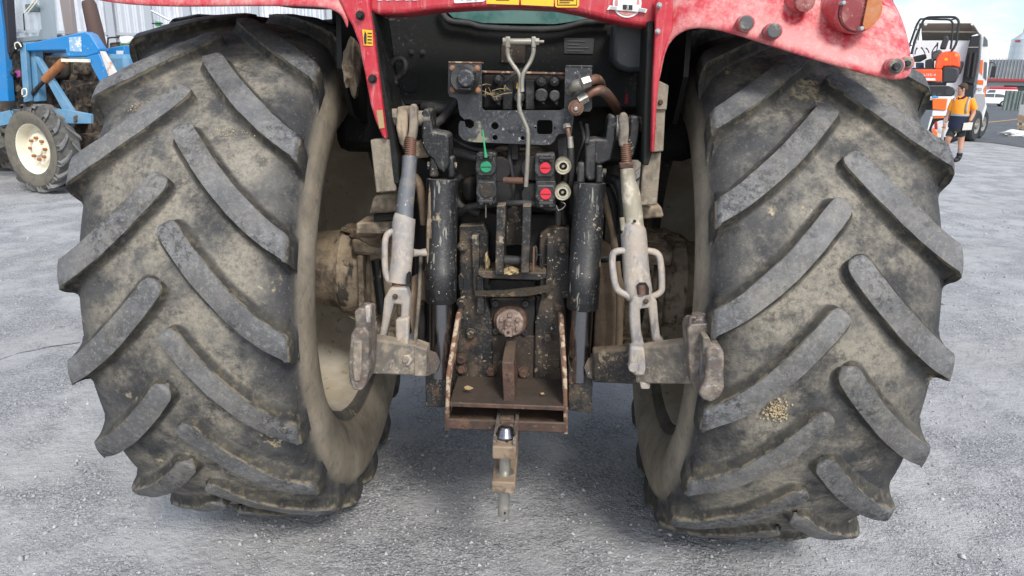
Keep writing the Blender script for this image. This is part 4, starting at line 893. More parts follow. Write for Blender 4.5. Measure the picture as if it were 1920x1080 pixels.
# lift arms ----------------------------------------------------------------------------
LA = MB(TF).pp([(790, 212), (796, 203), (804, 205), (808, 215), (812, 246), (836, 250), (842, 258), (843, 310), (832, 324), (822, 318), (812, 300), (800, 290), (790, 270)], -.55, .10).build('lift_arm', M_black, TR, .006)
MB(TF).pp([(744, 200), (762, 200), (764, 215), (764, 255), (758, 284), (748, 268), (742, 240)], -.56, .09).build('arm_fork', M_axle, LA, .006)
MB().tube([L(733, 220, -.53), L(808, 222, -.53)], .021, 16).build('arm_pin', M_steelmud, LA); MB().tube([L(732, 219, -.53), L(748, 219, -.53)], .026, 6).build('pin_head', M_steelmud, LA)
pp('fork_web', [(750, 270), (800, 262), (808, 295), (760, 300)], -.50, .08, M_axle, LA, .01)
pp('arm_body', [(795, 230), (830, 255), (812, 310), (780, 300)], -.44, .38, M_black_clean, LA, .02)
RA = MB(TF).pp([(1140, 222), (1148, 214), (1156, 220), (1154, 262), (1146, 300), (1122, 310), (1100, 300), (1101, 262), (1118, 260), (1136, 262)], -.55, .10).build('lift_arm', M_black, TR, .006)
MB(TF).pp([(1098, 262), (1118, 262), (1116, 336), (1104, 340), (1098, 330)], -.555, .07).build('arm_tongue', M_plastic, RA, .005); pp('arm_fork', [(1182, 218), (1198, 217), (1202, 234), (1198, 262), (1188, 296), (1176, 300), (1178, 262)], -.56, .09, M_black, RA, .006)
MB().tube([L(1144, 236, -.53), L(1204, 232, -.53)], .021, 16).build('arm_pin', M_black, RA); MB().tube([L(1196, 232, -.53), L(1209, 233, -.53)], .024, 6).build('pin_head', M_rust, RA); MB().tube([L(1155, 236, -.53), L(1162, 236, -.53)], .030, 20).build('rod_ball', M_zinc, RA)
pp('arm_body', [(1130, 250), (1190, 250), (1180, 310), (1120, 310)], -.44, .38, M_black_clean, RA, .02); pt('arm_latch', [(1100, 235, -.5), (1102, 255, -.54), (1100, 270, -.56)], 4, M_rubber, RA)

# lift rods -----------------------------------------------------------------------------
def rod(name, eye, thr, tube_, m, mt):
    o = MB(TF).pt(*tube_, 18, 3).build(name, mt, TR)
    MB(TF).pp(eye, -.575, .025).build('rod_eye', m, o, .007, seg=3)
    (x0, y0), (x1, y1), r = thr; n = 11; b = MB(TF); pts = []; rr = []
    for j in range(n * 2 + 1):
        t = j / (n * 2); pts.append((x0 + (x1 - x0) * t, y0 + (y1 - y0) * t, -.563)); rr.append(r * (1.0 if j % 2 else .88))
    b.pt(pts, rr, 14).build('rod_thread', M_rustpipe if name == 'lift_rod' else m, o)
    return o
LR = rod('lift_rod', [(767, 200), (771, 195), (778, 195), (782, 202), (782, 235), (779, 262), (762, 262), (766, 245), (767, 225)], ((771, 255), (769, 296), 11), ([(768, 292, -.563), (766, 330, -.57), (764, 345, -.572), (760, 380, -.58), (758, 420, -.59)], [13.5, 14, 15.5, 16, 16.5]), M_steelmud, M_rodgrey)
TBL = pt('turnbuckle', [(760, 405, -.59), (757, 420, -.595), (754, 480, -.61), (748, 530, -.625)], [20, 21.5, 20, 21], M_turn, LR, 16, 4)
pt('turnbuckle_loop', [(744, 432, -.605), (728, 438, -.61), (722, 455, -.615), (722, 500, -.625), (727, 522, -.63), (740, 534, -.635)], 6, M_turn, TBL)
pp('turnbuckle_slot', rrect(762, 512, 768, 535, 3), -.668, .02, M_black_clean, TBL, 0)
pt('lower_thread', [(748, 525, -.63), (745, 548, -.635)], 13, M_rustpipe, LR, 14, 0)
LFK = MB(TF).pp([(731, 540), (762, 540), (768, 560), (764, 610), (758, 640), (762, 690), (752, 696), (741, 690), (744, 640), (750, 606), (752, 572), (738, 570), (728, 610), (722, 640), (708, 636), (712, 626), (716, 600), (720, 560)], -.665, .04).build('rod_fork', M_turn, LR, .006)
pp('fork_side', [(741, 600), (766, 596), (764, 650), (766, 688), (758, 698), (744, 698), (738, 686), (742, 648)], -.69, .03, M_turn, LFK, .006); bolts(TF, [(741, 556)], -.668, 4, .008, M_rust, LFK)
pc('fork_nut', 760, 676, -.70, 12, .03, M_turn, LFK, .002, 6); pc('fork_pin', 760, 676, -.708, 6, .03, M_steelmud, LFK)
RR = rod('lift_rod', [(1160, 222), (1164, 212), (1172, 210), (1178, 216), (1180, 240), (1178, 268), (1182, 276), (1162, 276), (1160, 262), (1162, 245)], ((1173, 268), (1175, 310), 10.5), ([(1176, 316, -.565), (1178, 340, -.57), (1182, 358, -.575), (1186, 390, -.582), (1190, 440, -.595)], [13, 14, 17, 18, 18.5]), M_steelmud, M_rodpale)
pp('rod_collar', [(1162, 306), (1188, 305), (1188, 316), (1163, 317)], -.58, .03, M_rust, RR); pc('rod_hole', 1190, 415, -.625, 3, .004, M_black_clean, RR, 0, 10); pt('rod_pin', [(1166, 408, -.60), (1169, 432, -.61)], 5, M_rodpale, RR)
TBR = pt('turnbuckle', [(1186, 434, -.595), (1188, 440, -.60), (1192, 500, -.615), (1196, 545, -.63), (1198, 556, -.632)], [23, 24.5, 25, 27, 24], M_turn, RR, 16, 4)
pt('turnbuckle_loop', [(1176, 470, -.62), (1154, 472, -.625), (1148, 486, -.63), (1152, 525, -.64), (1160, 545, -.645), (1182, 556, -.65)], 6.5, M_turn, TBR); pt('turnbuckle_loop', [(1212, 470, -.61), (1230, 474, -.61), (1238, 488, -.615), (1241, 530, -.63), (1238, 548, -.635), (1218, 558, -.64)], 6.5, M_turn, TBR)
pp('turnbuckle_slot', [(1194, 536), (1200, 531), (1212, 532), (1217, 540), (1217, 552), (1195, 552)], -.672, .02, M_black_clean, TBR, 0); pt('slot_thread', [(1202, 534, -.668), (1204, 552, -.672)], 7.5, M_rustpipe, TBR, 10, 0)
RFK = MB(TF).pp([(1188, 556), (1222, 552), (1232, 566), (1235, 605), (1238, 632), (1247, 642), (1246, 650), (1226, 652), (1222, 620), (1216, 578), (1200, 580), (1202, 620), (1210, 655), (1216, 690), (1206, 706), (1190, 704), (1184, 690), (1186, 650), (1181, 600), (1182, 570)], -.672, .04).build('rod_fork', M_turn, RR, .006)
pp('fork_side', [(1182, 650), (1208, 652), (1217, 690), (1208, 706), (1190, 706), (1180, 690)], -.70, .04, M_turn, RFK, .008); pc('fork_pin', 1188, 690, -.708, 10, .03, M_turn, RFK, .002, 8); bolts(TF, [(1211, 565)], -.675, 4, .008, M_rust, RFK)

# lower links ---------------------------------------------------------------------------
LL = MB(TF).prism3([L(688, 634, -.76), L(800, 652, -.66), L(800, 706, -.66), L(688, 702, -.76)], (0, .05, 0)).build('lower_link', M_steelmud, TR, .006)
pp('link_cap', [(776, 648), (800, 656), (800, 706), (776, 706)], -.685, .06, M_steelmud, LL)
MB().tube([L(800, 680, -.64), L(812, 676, -.30), L(815, 660, -.05)], .04, 8).build('link_bar', M_blackd, LL)
hk = MB(TF); hk.pp([(658, 628), (664, 616), (684, 614), (692, 626), (692, 640), (690, 700), (686, 722), (676, 734), (662, 732), (655, 716), (652, 680)], -.86, .10).build('hook_end', M_hook, LL, .005)
pp('hook_face', [(662, 640), (678, 640), (678, 690), (674, 716), (664, 716), (660, 690)], -.868, .02, M_steelmud, LL, .004)
pp('hook_latch', [(664, 585), (674, 578), (694, 580), (696, 616), (666, 618)], -.83, .06, M_hook, LL, .005); pp('latch_tab', [(684, 574), (694, 574), (694, 606), (686, 606)], -.835, .02, M_turn, LL)
RL = MB(TF).prism3([L(1192, 655, -.68), L(1310, 640, -.80), L(1306, 722, -.80), L(1192, 720, -.68)], (0, .05, 0)).build('lower_link', M_steelmud, TR, .006)
MB(TF).prism3([L(1112, 660, -.60), L(1196, 655, -.68), L(1196, 722, -.68), L(1112, 718, -.60)], (0, .05, 0)).build('link_bar', M_blackd, RL, .006)
MB().tube([L(1120, 690, -.58), L(1110, 680, -.30), L(1108, 660, -.05)], .04, 8).build('link_bar', M_blackd, RL); pp('link_tab', [(1200, 718), (1220, 718), (1218, 730), (1202, 730)], -.70, .02, M_turn, RL)
MB(TF).pp([(1289, 618), (1296, 608), (1332, 606), (1337, 616), (1338, 640), (1337, 668), (1330, 700), (1324, 735), (1308, 735), (1294, 715), (1292, 680)], -.84, .08).build('hook_end', M_hook, RL, .004)
MB(TF).pp([(1326, 655), (1338, 649), (1354, 652), (1358, 664), (1358, 728), (1350, 746), (1334, 755), (1318, 750), (1310, 738), (1322, 715), (1324, 690)], -.90, .09).build('hook_claw', M_hook, RL, .006)
pp('hook_groove', [(1316, 634), (1322, 632), (1326, 660), (1320, 712), (1312, 716)], -.862, .02, M_rodgrey, RL, .003); pp('hook_latch', [(1318, 632), (1330, 632), (1336, 648), (1334, 664), (1318, 666)], -.88, .05, M_steelmud, RL, .004)
MB().lathe([(.026, 0), (.027, .012), (.021, .014), (.02, .022)], L(1310, 604, -.80), (0, 0, 1), 18).build('latch_button', M_hook, RL); pt('latch_pin', [(1294, 608, -.83), (1296, 596, -.83), (1304, 596, -.83)], 4, M_hook, RL)

# axle housings, mud, panels ------------------------------------------------------------
def trumpet(s):
    pf = [(.20, .20), (.19, .26), (.145, .30), (.135, .42), (.15, .52), (.175, .55), (.175, .62), (.15, .65), (.13, .80)]
    o = MB().lathe(pf, (0, 0, ZC), (s, 0, 0), 32).build('axle_housing', M_axle, TR)
    MB().prism3([(s * .30, -.19, ZC + .10), (s * .30, .19, ZC + .10), (s * .30, .19, ZC + .16), (s * .30, -.19, ZC + .16)], (s * .26, 0, 0)).build('axle_saddle', M_axle, o, .015)
    MB().prism3([(s * .36, -.20, ZC - .20), (s * .36, .16, ZC - .20), (s * .36, .16, ZC - .16), (s * .36, -.20, ZC - .16)], (s * .19, 0, 0)).build('axle_plate', M_axle, o, .008)
    MB().prism3([(s * .40, -.18, ZC - .17), (s * .40, -.10, ZC - .17), (s * .40, -.10, ZC + .12), (s * .40, -.18, ZC + .12)], (s * .10, 0, 0)).build('axle_lug', M_axle, o, .015)
    MB().tube([(s * .47, -.20, ZC + .09), (s * .45, -.21, ZC - .10)], .018, 8).build('axle_stud', M_black, o)
    for q in (.34, .39, .53): MB().box((s * q, -.165, ZC - .02), (.022, .05, .24)).build('axle_rib', M_axle, o, .006)
    for q in (.37, .42, .48, .53):
        MB().lathe([(.014, 0), (.014, -.02)], (s * q, -.20, ZC - .18), (0, 1, 0), 6).build('axle_bolt', M_axle, o)
    for i in range(7):
        rg = random.Random(i * 7 + int(s)); finish('mud_clump', blob((s * rg.uniform(.33, .6), -.12 - rg.uniform(0, .05), ZC + rg.uniform(-.12, .12)), (rg.uniform(.012, .03), .018, rg.uniform(.012, .03)), i + 50, .5), M_axle, o)
    for i, (x, y) in enumerate(((.36, -.1), (.46, -.02), (.40, .08), (.50, -.12), (.54, -.05))):
        finish('mud_clump', blob((s * x, y, ZC + .165), (.075, .07, .035), i + (20 if s > 0 else 30), .6), M_mud, o)
    straw_mesh([(s * .40, -.12, ZC + .19), (s * .47, -.14, ZC + .18), (s * .36, -.16, ZC + .2), (s * .44, -.2, ZC - .14)], 120, .07, (.05, .03, .015), 40 + s).build('straw', M_straw, o, kind='stuff')
    return o
trumpet(-1); trumpet(1)
pp('mud_guard_panel', [(1128, 448), (1150, 462), (1172, 540), (1166, 660), (1112, 660), (1118, 560)], -.40, .02, M_tanpanel, bevel=.004)
pt('steel_tube', [(1128, 352, -.44), (1140, 400, -.44), (1152, 460, -.44), (1162, 560, -.45), (1160, 658, -.45)], 7, M_tanpanel); pt('brake_hose', [(1136, 338, -.44), (1150, 336, -.46), (1162, 352, -.48), (1168, 400, -.47), (1164, 430, -.46)], 9, M_rubber); pt('brake_hose', [(1134, 350, -.42), (1148, 380, -.42), (1152, 440, -.42)], 10, M_rubber)
pt('stay_pin', [(1122, 488, -.50), (1160, 484, -.56)], 6, M_black)
pp('stay_panel', [(772, 520), (796, 508), (798, 640), (776, 648), (768, 600)], -.46, .02, M_tanpanel); pt('coil_hose', [(790, 470, -.48), (788, 520, -.50), (784, 580, -.51), (778, 640, -.52)], 4, M_steelmud); pt('brake_hose', [(776, 330, -.46), (786, 345, -.46), (792, 380, -.46), (796, 420, -.45)], 8, M_tanpanel)
pp('stay_block', [(784, 570), (796, 570), (796, 640), (784, 640)], -.50, .05, M_dark)

# ------------------------------------------------------------------ blue loader tractor on the left
M_blue = mat('blue_paint', (.012, .20, .50), .4, 0, [((.05, .20, .42), 3, .4, .65, .6), ((.55, .55, .5), 30, .68, .71, .6), ((.10, .06, .04), 8, .70, .74, .5)], (40, .1), ((.3, .33, .36), .4))
M_bluep = mat('faded_blue_paint', (.10, .25, .40), .55, 0, [((.20, .32, .42), 5, .4, .65, .6), ((.16, .12, .09), 9, .60, .70, .6)], (40, .2))
M_oxide = mat('orange_rusty_cylinder', (.36, .14, .045), .6, 0, [((.24, .09, .04), 12, .45, .65, .7), ((.45, .30, .2), 30, .62, .7, .5)], (40, .2))
M_brownx = mat('rusted_muffler', (.085, .05, .042), .75, 0, [((.28, .10, .035), 7, .62, .70, .8)], (30, .2))
M_engine = mat('greasy_engine', (.06, .047, .037), .8, 0, [((.25, .19, .13), 7, .42, .66, .8), ((.012, .012, .012), 12, .52, .62, .8), ((.22, .10, .05), 20, .64, .7, .5)], (20, .9, .02))
M_creamrim = mat('ivory_rim', (.78, .74, .60), .4, 0, [((.5, .44, .33), 8, .55, .7, .5)])
M_tyre2 = mat('old_tyre', (.075, .073, .068), .8, 0, [((.17, .165, .155), 9, .42, .65, .7), ((.10, .09, .075), 25, .5, .65, .5)], (40, .3))
M_tyre2s = mat('old_tyre_sidewall', (.15, .135, .105), .85, 0, [((.09, .085, .075), 9, .45, .65, .7)], (40, .3))
M_dglass = mat('cab_dark_glass', (.10, .13, .15), .1, 0, spec=.6)
G = ground(72, 362); BF = Fr((G.x, G.y, 0), R(-14)); BT = empty('blue_tractor', BF)
tag(BT, 'old blue loader tractor with ivory front wheel parked at the shed', 'tractor')
def bp(name, poly, y, d, m, parent=None, bevel=.008, **k): return MB(BF).pp(poly, y, d).build(name, m, parent or BT, bevel, **k)
def bt(name, pts, r, m, parent=None, n=10, smooth=4): return MB(BF).pt(pts, r, n, smooth).build(name, m, parent or BT)
# steered front wheel
rad = .58
WC = BF.at(80, 275, .14); WC.z = rad
w_yaw = R(-8)
def wheel2(loc, rad, wid, yaw, nl, parent, nm):
    pfw = [(.56, -.40), (.64, -.47), (.78, -.50), (.90, -.44), (.93, -.25), (.935, 0), (.93, .25), (.90, .44), (.78, .50), (.64, .47), (.56, .40)]
    t = MB().lathe([(r * rad, h * wid) for r, h in pfw], (0, 0, 0), (0, 1, 0), 48, False).build(nm, M_tyre2, parent); t.location = loc; t.rotation_euler = (0, 0, yaw)
    MB().lathe([(r * rad, h * wid) for r, h in ((.57, -.42), (.66, -.487), (.78, -.515), (.84, -.49))], (0, 0, 0), (0, 1, 0), 48, False).build('sidewall', M_tyre2s, t)
    src = {}
    for s in (-1, 1):
        b = MB(); rows = []
        for q in np.linspace(0, 1, 7):
            u = s * (.03 + .47 * q) * wid; th = .02 + .42 * q - .12 * q * q; hw = .035 + .012 * q
            top = .985 if q < .95 else .96; lo = .90 if q < .8 else .84
            rows.append([Vector((-(r * rad) * math.cos(th + o), u, (r * rad) * math.sin(th + o))) for o, r in ((-hw * 1.4, lo), (-hw, top), (hw, top), (hw * 1.4, lo))])
        b.rows(rows, False); src[s] = b.build('lug', M_lug2, t, 0, True, 30)
    for k in range(nl):
        for s in (-1, 1):
            a = 2 * math.pi * (k + (.5 if s > 0 else 0)) / nl
            if k == 0: src[s].rotation_euler = (0, a, 0)
            else: share(src[s], t, None, (0, a, 0))
    r = MB().lathe([(.575 * rad, -.41 * wid), (.555 * rad, -.40 * wid), (.53 * rad, -.30 * wid), (.52 * rad, .02 * wid), (.40 * rad, .06 * wid), (.34 * rad, -.14 * wid), (.16 * rad, -.17 * wid), (.15 * rad, -.26 * wid), (.001, -.27 * wid)], (0, 0, 0), (0, 1, 0), 40, False).build(nm.replace('tyre', 'rim'), M_creamrim, parent); r.location = loc; r.rotation_euler = (0, 0, yaw)
    s0 = None
    for k in range(8):
        a = 2 * math.pi * k / 8; p = (.24 * rad * math.cos(a), -.19 * wid, .24 * rad * math.sin(a))
        if s0 is None: s0 = MB().lathe([(.021, .03), (.021, -.03)], (0, 0, 0), (0, 1, 0), 6).build('wheel_nut', M_oxide, r); s0.location = p
        else: share(s0, r, p)
    return t
M_lug2 = mat('old_tyre_lug', (.13, .128, .125), .75, 0, [((.21, .21, .205), 12, .42, .65, .7)], (40, .2))
wheel2(WC, rad, .34, w_yaw, 16, BT, 'front_tyre')
wheel2(WC + Vector((0, 1.75, 0)), rad, .34, w_yaw, 16, BT, 'front_tyre')
RW = WC + Vector((-2.45, .15, .25)); RW.z = .82
wheel2(RW, .82, .46, 0, 18, BT, 'rear_tyre'); wheel2(RW + Vector((0, 1.45, 0)), .82, .46, 0, 18, BT, 'rear_tyre')
bp('front_axle', [(130, 252), (165, 250), (190, 254), (190, 280), (130, 278)], .45, .25, M_engine, bevel=.03)
MB().box(WC + Vector((.1, .9, .05)), (.3, 1.5, .2)).build('axle_beam', M_engine, BT, .03)
# engine and gearbox in the open bay
EN = bp('engine_block', [(66, 120), (120, 108), (160, 112), (196, 120), (196, 262), (60, 262)], .72, .5, M_engine, bevel=.04)
for a, b_, c_, d_, y in ((82, 106, 112, 140, .62), (135, 118, 160, 140, .6), (128, 150, 150, 232, .55), (100, 178, 120, 225, .6), (75, 150, 98, 200, .6), (150, 160, 168, 200, .62), (112, 150, 128, 170, .58)): MB(BF).pp(rrect(a, b_, c_, d_, 4), y, .25).build('engine_part', M_engine, EN, .02)
bp('side_tank', rrect(78, 106, 124, 150, 12), .64, .4, mat('sooty_tank', (.05, .04, .032), .7, 0, [((.10, .08, .06), 6, .45, .65, .6)]), EN, .04)
bt('fuel_line', [(112, 200, .4), (118, 182, .4), (128, 168, .4), (142, 162, .42), (160, 158, .45), (176, 155, .5)], 2.2, M_engine, EN); bt('black_hose', [(104, 246, .3), (108, 230, .3), (116, 212, .32), (118, 190, .35), (128, 172, .38)], 2.6, M_rubber, EN)
MB().box(WC + Vector((-1.2, .87, .55)), (3.0, .5, .5)).build('chassis', M_engine, BT, .05)
MB().box(WC + Vector((.1, .87, 1.06)), (1.7, .55, .34)).build('bonnet', M_bluep, BT, .06)
# loader frame and arm
LFm = bp('loader_post', [(40, 80), (64, 78), (66, 100), (74, 190), (54, 192)], .20, .12, M_bluep); bp('loader_post', [(36, 82), (47, 80), (55, 190), (44, 192)], .12, .06, M_bluep, LFm)
bp('loader_brace', [(62, 106), (70, 106), (136, 208), (126, 224)], .18, .06, M_bluep, LFm); bp('brace_foot', [(100, 206), (118, 204), (170, 214), (170, 232), (118, 232)], .16, .05, M_bluep, LFm)
bp('foot_clamp', [(137, 218), (142, 216), (142, 228), (137, 230)], .13, .05, M_engine, LFm)
LAm = bp('loader_arm', [(47, 82), (124, 66), (158, 59), (168, 64), (186, 92), (184, 100), (162, 106), (124, 107), (122, 94), (49, 96)], .13, .14, M_blue, bevel=.015)
bp('arm_knee', [(160, 104), (184, 98), (208, 150), (214, 175), (196, 168), (190, 160)], .14, .12, M_blue, LAm, .012); bp('arm_sticker', [(129, 70), (152, 68), (153, 97), (131, 96)], .125, .003, mat('worn_white_sticker', (.25, .42, .60), .6, 0, [((.75, .75, .74), 22, .52, .60, .8)]), LAm, 0)
bp('arm_link', [(186, 96), (193, 96), (218, 140), (216, 148), (204, 146)], .10, .05, mat('worn_white_link', (.62, .58, .54), .6, 0, [((.36, .16, .09), 9, .48, .60, .8)]), LAm)
bp('arm_beam', [(190, 92), (232, 85), (236, 108), (204, 112), (196, 104)], 1.3, .12, M_blue, LAm, .01); bp('arm_beam', [(160, 57), (166, 58), (196, 96), (190, 98)], .9, .1, M_blue, LAm, .01); bp('arm_end', [(206, 120), (236, 116), (236, 150), (216, 150)], 1.2, .15, M_blue, LAm)
bp('arm_white_decal', [(218, 95), (231, 95), (230, 108), (218, 106)], 1.28, .01, M_white, LAm, 0); bt('arm_hose', [(200, 108, 1.15), (215, 107, 1.15), (236, 104, 1.15)], 1.6, M_engine, LAm)
bp('arm_guide', [(114, 110), (165, 111), (166, 117), (114, 116)], .09, .04, M_creamrim, LAm, .004)
cyl = bt('loader_cylinder', [(120, 114, .16), (84, 150, .17)], 6, M_oxide, LAm, 14, 0); bt('cylinder_rod', [(86, 148, .17), (60, 176, .18)], 3, M_rubber, LAm, 10, 0)
for q in (((28, 140, .1), (16, 130, .1), (18, 108, .1), (28, 90, .1), (40, 82, .1)), ((8, 145, .1), (12, 120, .1), (22, 96, .1), (38, 85, .1))): bt('loader_hose', q, 3.2, M_rubber, LFm)
bt('hose_ring', [(30, 92, .08), (28, 82, .08), (35, 80, .08), (40, 88, .08)], 1.0, M_creamrim, LFm); bt('hose_ring', [(42, 178, .08), (42, 168, .08), (49, 167, .08), (50, 178, .08), (44, 181, .08)], 1.0, M_creamrim, LFm)
for i, (a, b_) in enumerate(((24, 150), (30, 165), (20, 172), (32, 140), (14, 160), (26, 182))): finish('valve_lump', blob(BF.at(a, b_, .2), (.06, .06, .06), i, .5, 2), M_engine, LFm)
bp('pink_cord', [(26, 134), (36, 132), (38, 144), (30, 146)], .14, .02, mat('pink_cord', (.35, .06, .25), .7), LFm)
# exhaust, cab
EX = bt('exhaust_muffler', [(165, 2, .62), (167, 8, .62), (177, 50, .62), (186, 90, .62)], [9, 10.5, 11.5, 11.5], M_brownx, None, 16, 0); bt('exhaust_pipe', [(166, 6, .62), (165, -6, .62), (165, -30, .62)], 5, M_brownx, EX, 12, 0)
CBm = bp('cab_post', [(-30, -20), (-4, -20), (6, 60), (16, 190), (-10, 190)], .02, .10, M_blue); bp('cab_post', [(-2, -20), (10, -20), (18, 100), (8, 100)], .06, .12, mat('cab_rubber', (.03, .03, .04), .7), CBm)
bp('cab_rail', [(-20, 215), (24, 205), (24, 232), (-20, 240)], .02, .3, M_bluep, CBm); bp('cab_base', [(-60, 100), (40, 95), (48, 215), (-60, 225)], .35, .4, M_engine, CBm)
frost = mat('dusty_glass', (.42, .50, .54), .2, 0); fb = frost.node_tree.nodes.get('Principled BSDF') or [n for n in frost.node_tree.nodes if n.type == 'BSDF_PRINCIPLED'][0]; fb.inputs['Alpha'].default_value = .35
bp('windscreen', [(14, -20), (104, -20), (106, 72), (20, 80)], .35, .01, frost, CBm, 0)
bp('screen_pillar', [(70, -20), (92, -20), (98, 70), (80, 76)], .5, .08, mat('grey_pillar', (.20, .22, .26), .5), CBm); bp('screen_pillar', [(108, -20), (128, -20), (138, 64), (122, 66)], 1.2, .08, mat('brown_pillar', (.28, .24, .23), .5), CBm)
bp('dashboard', [(22, 72), (92, 64), (92, 100), (24, 98)], .7, .4, mat('grey_dash', (.12, .13, .15), .6), CBm); bp('seat_back', [(74, 56), (82, 52), (88, 62), (88, 90), (66, 92)], .65, .1, M_black_clean, CBm)
bt('wiper_arm', [(44, 25, .3), (46, 57, .3)], .9, M_rubber, CBm); bt('mirror_bracket', [(70, -6, .25), (46, 24, .25)], .9, M_creamrim, CBm); bt('mirror_bracket', [(76, -6, .25), (52, 24, .25)], .9, M_creamrim, CBm); bp('wiper_motor', [(46, 8), (64, 6), (72, 14), (70, 22), (48, 22)], .32, .05, mat('wiper_grey', (.12, .16, .17), .4), CBm)
MB().box(BF.at(-40, -60, .8) + Vector((0, .3, 0)), (1.6, 1.5, .12)).build('cab_roof', M_bluep, CBm, .04)

# ------------------------------------------------------------------ corrugated shed behind it
SG = ground(170, 262); SF = Fr((SG.x, SG.y, 0), R(6)); SW = empty('corrugated_shed', SF); tag(SW, 'bright silver corrugated iron shed wall behind the blue tractor', 'shed')
M_iron = mat('galvanised_iron', (.60, .63, .68), .4, .35, [((.48, .51, .56), 2.5, .45, .65, .6), ((.72, .74, .78), 1.2, .5, .7, .6)])
M_post = mat('galvanised_post', (.40, .43, .47), .45, .4)
def corrugated(name, fr, x0, x1, z0, z1, y, pitch, depth, m, parent):
    rows0 = []; x = x0
    while x < x1:
        for fx, d in ((0, 0), (.22, 0), (.45, -depth), (.72, -depth)):
            rows0.append((x + fx * pitch, y + d))
        x += pitch
    return MB().rows([[Vector((a, b, z0)) for a, b in rows0], [Vector((a, b, z1)) for a, b in rows0]]).build(name, m, parent, 0, True, 20)
xA = SF.at(-60, 60, 0).x; xB = SF.at(760, 60, 0).x; n_sheet = 18; wd = (xB - xA) / n_sheet
for i in range(n_sheet): corrugated('wall_sheet', SF, xA + i * wd, xA + (i + 1) * wd - .001, -.05, 5.2, -.006 * (i % 2), .17, .075, M_iron, SW)
for px in (92, 208, 280, 352, 480, 620, 750): x = SF.at(px, 40, -.12).x; MB().box((x, -.12, 2.6), (.16, .12, 5.2)).build('shed_post', M_post, SW, .01)
for z in (.9, 2.4, 3.9): MB().box(((xA + xB) / 2, -.075, z), (xB - xA, .04, .07)).build('wall_girt', M_post, SW, .005)
MB().tube([SF.at(284, 20, -.3), SF.at(318, 38, -.3)], .025, 8).build('wall_brace', M_post, SW)
MB().box(((xA + xB) / 2, 2.5, 5.28), (xB - xA + .5, 6.0, .12)).build('shed_roof', M_iron, SW, .01); MB().box(((xA + xB) / 2, 5.2, 2.6), (xB - xA, .1, 5.2)).build('back_wall', M_iron, SW)
# green machine that just shows above the tyre
MG = ground(250, 282); MF = Fr((MG.x, MG.y, 0), R(-10)); GM = empty('green_machine', MF); tag(GM, 'green farm machine mostly hidden behind the left rear tyre', 'machine')
M_green = mat('green_paint', (.03, .28, .08), .5, 0, [((.6, .6, .55), 9, .52, .6, .7)])
for nm, poly, y, d, m in (('hood', [(224, 76), (240, 70), (262, 66), (300, 60), (330, 100), (330, 150), (230, 150)], 0, .6, M_green), ('white_cover', [(222, 70), (236, 67), (252, 70), (240, 82), (226, 82)], -.05, .3, M_white), ('lamp', [(290, 40), (298, 40), (298, 48), (290, 48)], .1, .1, M_green), ('body', [(205, 80), (228, 78), (232, 160), (205, 160)], .1, .5, M_engine)): MB(MF).pp(poly, y, d).build(nm, m, GM, .02)
MB(MF).pt([(202, 92, 0), (202, 76, 0), (205, 71, 0), (222, 70, 0)], 1.3, 8, 3).build('handle_bar', M_rubber, GM); MB(MF).pt([(285, 44, .1), (305, 44, .1)], 1, 8).build('lamp_bracket', M_rubber, GM)
for s in (0, .55):
    o = MB().lathe([(.2, -.1), (.45, -.12), (.5, -.05), (.5, .05), (.45, .12), (.2, .1)], MF.at(300, 150, .1 + s) * 1.0, (0, 1, 0), 24).build('wheel', M_tyre2, GM); dz_ = .5 - MF.at(300, 150, .1 + s).z; o.location = (0, 0, dz_)
mx_ = MF.at(268, 120, .3); MB().box((mx_.x, .3, .75), (1.4, .5, .5)).build('chassis', M_engine, GM, .03)

# ------------------------------------------------------------------ right: person, transporter, digger, far yard
YR = R(-31)
def fr_at(px, py, yaw=YR): g = ground(px, py); return Fr((g.x, g.y, 0), yaw)
def Z1(X, Y): return 1690 + X / 7.2, 20 + Y / 7.2
def Z2(X, Y): return 1690 + X / 6.353, 150 + Y / 6.353
# person
PF = fr_at(1796, 303); P = PF.at
M_skin = mat('skin', (.50, .26, .17), .55); M_hiv = mat('hi_vis_orange', (.95, .26, .015), .7, 0, [((.9, .42, .03), 3, .4, .6, .5)]); M_navy = mat('navy_cloth', (.012, .018, .045), .85); M_short = mat('charcoal_cloth', (.018, .024, .026), .85)
M_refl = mat('reflective_tape', (.34, .34, .33), .4); M_hair = mat('brown_hair', (.06, .032, .018), .8); M_boot = mat('black_boot', (.012, .012, .014), .6); M_sock = mat('grey_sock', (.33, .30, .28), .9)
def skin_body(name, nodes, edges, m, parent, sub=2):
    me = bpy.data.meshes.new(name); me.from_pydata([tuple(n[0]) for n in nodes], edges, [])
    o = finish(name, me, m, parent, 0, False)
    sk = o.modifiers.new('skin', 'SKIN'); sk.use_smooth_shade = True
    for i, n in enumerate(nodes):
        v = me.skin_vertices[0].data[i]; v.radius = n[1] if hasattr(n[1], '__len__') else (n[1], n[1]); v.use_root = (i == 0)
    s = o.modifiers.new('sub', 'SUBSURF'); s.levels = 1; s.render_levels = sub
    return o
MAN = empty('person', PF); tag(MAN, 'person in orange hi-vis shirt and dark shorts walking past the transporter', 'person')
sc = PF.scale(1796, 230)
hip = P(1795, 236, 0); J = {}
